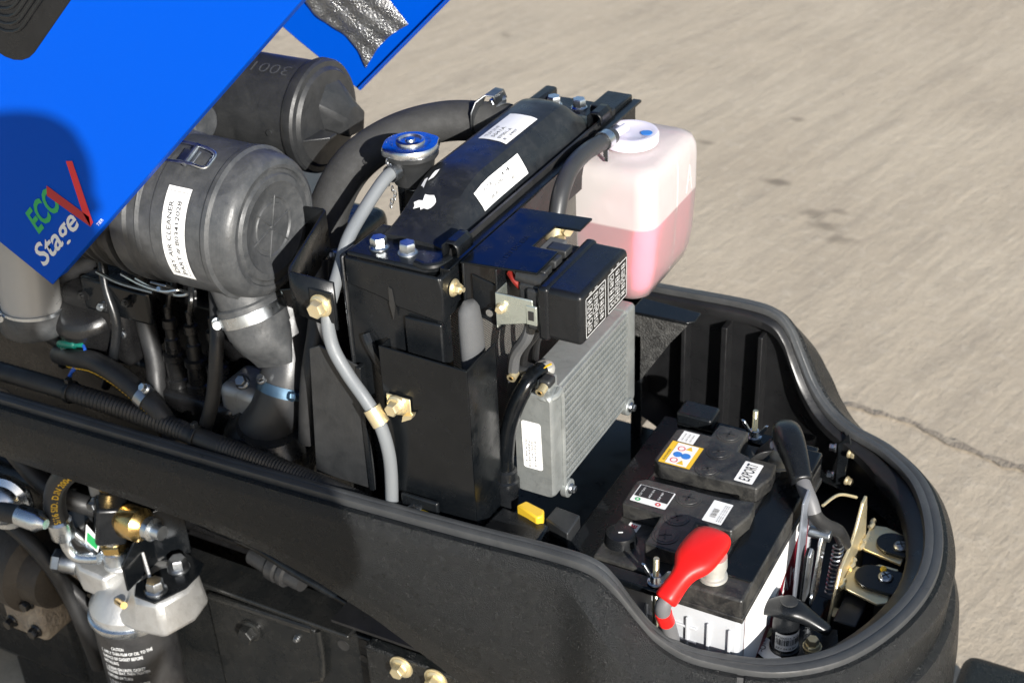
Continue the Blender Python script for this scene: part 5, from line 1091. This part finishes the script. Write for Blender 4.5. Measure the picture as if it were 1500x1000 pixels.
# steering ball joint at the left edge
bj = thing('ram_joint', 'round zinc joint with black hose end at the left picture edge', 'joint', (-.50, -.18, .53))
b = B(); b.lathe([(0, .034), (.006, .036), (.012, .034), (.016, .026), (.020, .024), (.026, .020), (.03, .012), (.034, .011), (.035, .001)], (-.500, -.165, .530), (.35, -.9, .2), 40); b.obj('disc', 'zinc', bj)
b = B(); b.tube([(-.485, -.190, .536), (-.465, -.192, .541), (-.445, -.192, .545)], .0115, n=16); b.obj('hose_end', 'rubber', bj)
b = B(); b.lathe([(0, .011), (.002, .0135), (.028, .0130), (.034, .009), (.04, .006)], (-.449, -.192, .545), (1, .05, -.08), 20); b.obj('ferrule', 'zinc', bj)
# tailpiece behind: dull castings seen below the panel at the left
cs_ = thing('steering_arm', 'dull grey cast arm behind the hydraulic hoses under the panel', 'casting', (-.45, -.10, .45))
b = B(); b.rings([[V((x+a, y, z+c)) for a, c in ((-.02, -.014), (.02, -.012), (.02, .014), (-.02, .012))] for x, y, z in ((-.56, -.09, .62), (-.50, -.10, .585), (-.45, -.11, .555), (-.40, -.11, .555))]); b.obj('arm', 'dusty2', cs_, bevel=.005)
b = B(); b.lathe([(0, .022), (.04, .025), (.05, .03), (.07, .03)], (-.43, -.13, .50), (.2, .2, -1), 24); b.obj('boss', 'dusty2', cs_, bevel=.003)
b = B(); b.box(-.405, -.385, -.122, -.110, .535, .585); b.obj('clip_bar', 'zincd', cs_, bevel=.003); bolt(cs_, (-.394, -.124, .530), (0, -1, .1), .012, .008, .009, 'zincd')
# front weight at the lower right corner
fwg = thing('front_weight', 'black rounded front weight block at the lower right of the nose', 'weight', (.60, .45, -.02))
b = B(); b.box(.530, .72, .385, .52, -.02, .125); b.obj('block', 'panel', fwg, bevel=.02, seg=4)
b = B(); b.cyl((.63, .42, .124), (.63, .42, .132), .012, n=20); b.obj('eye_bolt', 'zincd', fwg)

# the filter group hangs inboard of the side panel, in front of the rail
for t_, q in ((of, (-.440, -.070, .135)), (fh, (-.432, -.070, .309)), (ft, (-.454, -.059, .372)), (hy, (-.508, -.086, .352)), (bj, (-.606, -.102, .439)), (cs_, (-.552, -.016, .352))):
    t_.location = q; t_.scale = (1.087,)*3
op_, fr2, eb2 = (bpy.data.objects[k] for k in ('pipe_coupling', 'brake_pipe', 'edge_bracket'))
for o_, q in ((op_, (-.256, .017, .341)), (fr2, (-.246, .001, .394)), (eb2, (-.246, .012, .394))): o_.location = q; o_.scale = (1.05,)*3
ch.location = (-.255, .001, .117); ch.scale = (1.06,)*3

# dark castings, pipes and bolts crowded behind the filter
cl3 = thing('hydraulic_pump', 'dark cast hydraulic pump with bolts behind the oil filter', 'pump', (-.62, -.05, .2))
b = B(); b.lathe([(0, .055), (.02, .06), (.09, .06), (.10, .045), (.13, .04)], (-.70, -.055, .30), (1, -.1, .0), 32); b.obj('housing', 'engine', cl3)
b = B(); b.box(-.66, -.585, -.10, -.03, .205, .30); b.obj('flange', 'grit', cl3, bevel=.008); cl3.children[-1].data.materials[0] = mat('brown stained casting', (.045, .037, .028), .6, bump=(120, .5, .003), dust=((.1, .08, .06), .4, 18))
for y, z in ((-.104, .275), (-.104, .225)):
    for x in (-.645, -.60): bolt(cl3, (x, y+.003, z), (0, -1, 0), .014, .009, .010, 'engine')
for k, P in enumerate(([(-.78, -.06, .42), (-.66, -.075, .40), (-.58, -.08, .36), (-.545, -.075, .28), (-.53, -.07, .16)], [(-.75, -.05, .36), (-.64, -.07, .345), (-.56, -.072, .31), (-.52, -.06, .25)], [(-.62, -.05, .50), (-.57, -.055, .46), (-.53, -.05, .44), (-.50, -.03, .42)])):
    wv = B(); wv.tube(P, (.011, .008, .013)[k], n=12); tag(wv.obj('return_hose', 'rubber', loc=P[2]), ('black hose curving down beside the oil filter can', 'thin black hose in front of the hydraulic pump', 'short black hose just above the filter head fitting')[k], 'hose')

# more hoses and small fittings crowded under the air cleaner
HS = [([(-.60, .02, .70), (-.52, .03, .745), (-.46, .05, .77), (-.40, .06, .76)], .014, 'rubber', 'black hose passing behind the pale intake pipe'),
      ([(-.56, .00, .66), (-.50, .005, .628), (-.44, .0, .612), (-.38, -.01, .60)], .009, 'rubber', 'thin hose lying below the green connectors'),
      ([(-.45, .02, .80), (-.435, .0, .755), (-.42, -.01, .71), (-.43, -.02, .66), (-.45, -.02, .62)], .006, 'plastic', 'slim cable hanging under the ribbed air cleaner body'),
      ([(-.31, .05, .78), (-.285, .02, .755), (-.268, -.01, .72), (-.272, -.025, .66), (-.29, -.03, .61)], .0085, 'rubber', 'black fuel pipe curving down just left of the dust valve'),
      ([(-.16, .06, .82), (-.150, .03, .76), (-.148, .0, .70), (-.155, -.01, .62)], .011, 'rubber', 'black hose hidden between dust valve and rear baffle'),
      ([(-.24, .10, .80), (-.205, .09, .79), (-.16, .075, .785), (-.12, .06, .80)], .010, 'rubber', 'short black hose below the strap bracket')]
for P, r_, m_, lab in HS:
    b = B(); b.tube(P, r_, n=12); tag(b.obj('engine_hose', m_, loc=P[1]), lab, 'hose')
for k, (x, y, z) in enumerate(((-.47, .0, .735), (-.44, -.002, .728), (-.40, .0, .742), (-.425, .0, .69), (-.52, -.01, .63))):
    bolt(en, (x, y, z), (.1, -1, .3), .010, .008, .007, 'zincd' if k % 2 else 'engine', name='stud_nut', stud=.006)
b = B(); b.box(-.475, -.37, -.002, .006, .715, .76); b.obj('injector_cover', 'paint', en, bevel=.004)
b = B(); b.tube([(-.44, -.004, .775), (-.40, -.01, .772), (-.355, -.006, .768)], .002, n=8); b.obj('bleed_pipe', 'zincd', en)

# ---------------------------------------------------------------- the photographer, whose shadow falls on the hood and side panel
pr = thing('person', 'person in a dark jacket and trousers holding up a phone to take a picture', 'person', (.760, -1.34, GZ))
PF, PR_ = V((-.49, .87, 0)), V((.87, .49, 0)); PB = V((.760, -1.34, GZ))
W3 = lambda r, f, z: PB+PR_*r+PF*f+V((0, 0, z*1.005 if f < .19 else z))
def skin(name, m, J, E, par, root=0, sub=2):
    me = bpy.data.meshes.new(name); sh = SHIFT[par.name]
    me.from_pydata([W3(*j[:3])-sh for j in J], E, []); me.materials.append(M[m]); o = bpy.data.objects.new(name, me); COL.objects.link(o); o.parent = par; SHIFT[o.name] = sh
    o.modifiers.new('skin', 'SKIN').use_smooth_shade = True
    for k, j in enumerate(J): v = me.skin_vertices[0].data[k]; v.radius = (j[3], j[4] if len(j) > 4 else j[3]); v.use_root = k == root
    md = o.modifiers.new('sub', 'SUBSURF'); md.levels = md.render_levels = sub
    return o
M['cloth'] = mat('dark navy cloth', (.02, .022, .03), .85, bump=(300, .3)); M['trousers'] = mat('grey trousers', (.05, .05, .055), .85, bump=(300, .3)); M['skin'] = mat('skin', (.45, .27, .19), .5); M['hair'] = mat('brown hair', (.03, .018, .012), .6, bump=(200, .5))
J = [(-.04, 0, .95, .15, .11), (-.03, 0, 1.10, .14, .10), (0, .02, 1.28, .15, .11), (.03, .02, 1.43, .12, .09), (.07, .03, 1.51, .055), (.10, .05, 1.56, .055), (.125, .07, 1.63, .075, .085), (.14, .075, 1.72, .078, .095), (.145, .065, 1.78, .06, .07)]
E = [(i, i+1) for i in range(8)]
for s in (-1, 1):
    n0 = len(J); hx, hz = (.155, -.06) if s > 0 else (-.070, 0.0); J += [(.03+s*.155, .02, 1.43, .062), (.04+s*.29, .06, 1.23, .050), (.05+s*.33, .09, 1.21, .046), (hx+s*.13, .165, 1.44+hz*.4, .038), (hx+s*.035, .205, 1.615+hz, .030), (hx+s*.012, .218, 1.655+hz, .026)]
    E += [(3, n0)]+[(n0+i, n0+i+1) for i in range(5)]
    n1 = len(J); J += [(s*.09, 0, .88, .095), (s*.11, .01, .68, .080), (s*.12, .02, .50, .060), (s*.125, .0, .30, .056), (s*.13, -.02, .09, .042), (s*.14, .05, .04, .040), (s*.15, .15, .03, .034)]
    E += [(0, n1)]+[(n1+i, n1+i+1) for i in range(6)]
skin('body', 'skin', J, E, pr)
jk = [(j[0], j[1], j[2], j[3]*1.12+.006, (j[4] if len(j) > 4 else j[3])*1.14+.006) for j in J]
skin('jacket', 'cloth', [jk[0], jk[1], jk[2], jk[3], jk[9], jk[10], jk[11], jk[12], jk[22], jk[23], jk[24], jk[25]], [(0, 1), (1, 2), (2, 3), (3, 4), (4, 5), (5, 6), (6, 7), (3, 8), (8, 9), (9, 10), (10, 11)], pr)
skin('trousers', 'trousers', [jk[0]]+jk[15:20]+jk[28:33], [(0, 1), (1, 2), (2, 3), (3, 4), (4, 5), (0, 6), (6, 7), (7, 8), (8, 9), (9, 10)], pr)
skin('hair', 'hair', [(.135, .02, 1.66, .07, .05), (.14, .035, 1.74, .082, .085), (.145, .06, 1.79, .06, .06)], [(0, 1), (1, 2)], pr)
for s in (-1, 1):
    hx, hz = (.165, 1.600) if s > 0 else (-.065, 1.665)
    for k in range(5):
        d_ = .016*k
        skin('finger', 'skin', [(hx, .218, hz+.012-d_*.8, .0095), (hx-s*.012, .204, hz+.014-d_, .0085), (hx-s*.034, .198, hz+.014-d_, .0075), (hx-s*.050, .202, hz+.014-d_, .0062)] if k else [(hx, .218, hz+.01, .011), (hx-s*.004, .215, hz+.035, .0095), (hx-s*.020, .210, hz+.048, .008)], [(i, i+1) for i in range(3 if k else 2)], pr, sub=1)
ph = thing('phone', 'dark phone held level in both hands', 'phone', cam.location-fw*.016)
bq = B(); R3 = cam.matrix_world.to_3x3().to_4x4(); bq.box(-.138, .016, -.056, .016, .013, .021, Matrix.Translation(cam.location) @ R3); bq.obj('body', 'plastic', ph, bevel=.003)
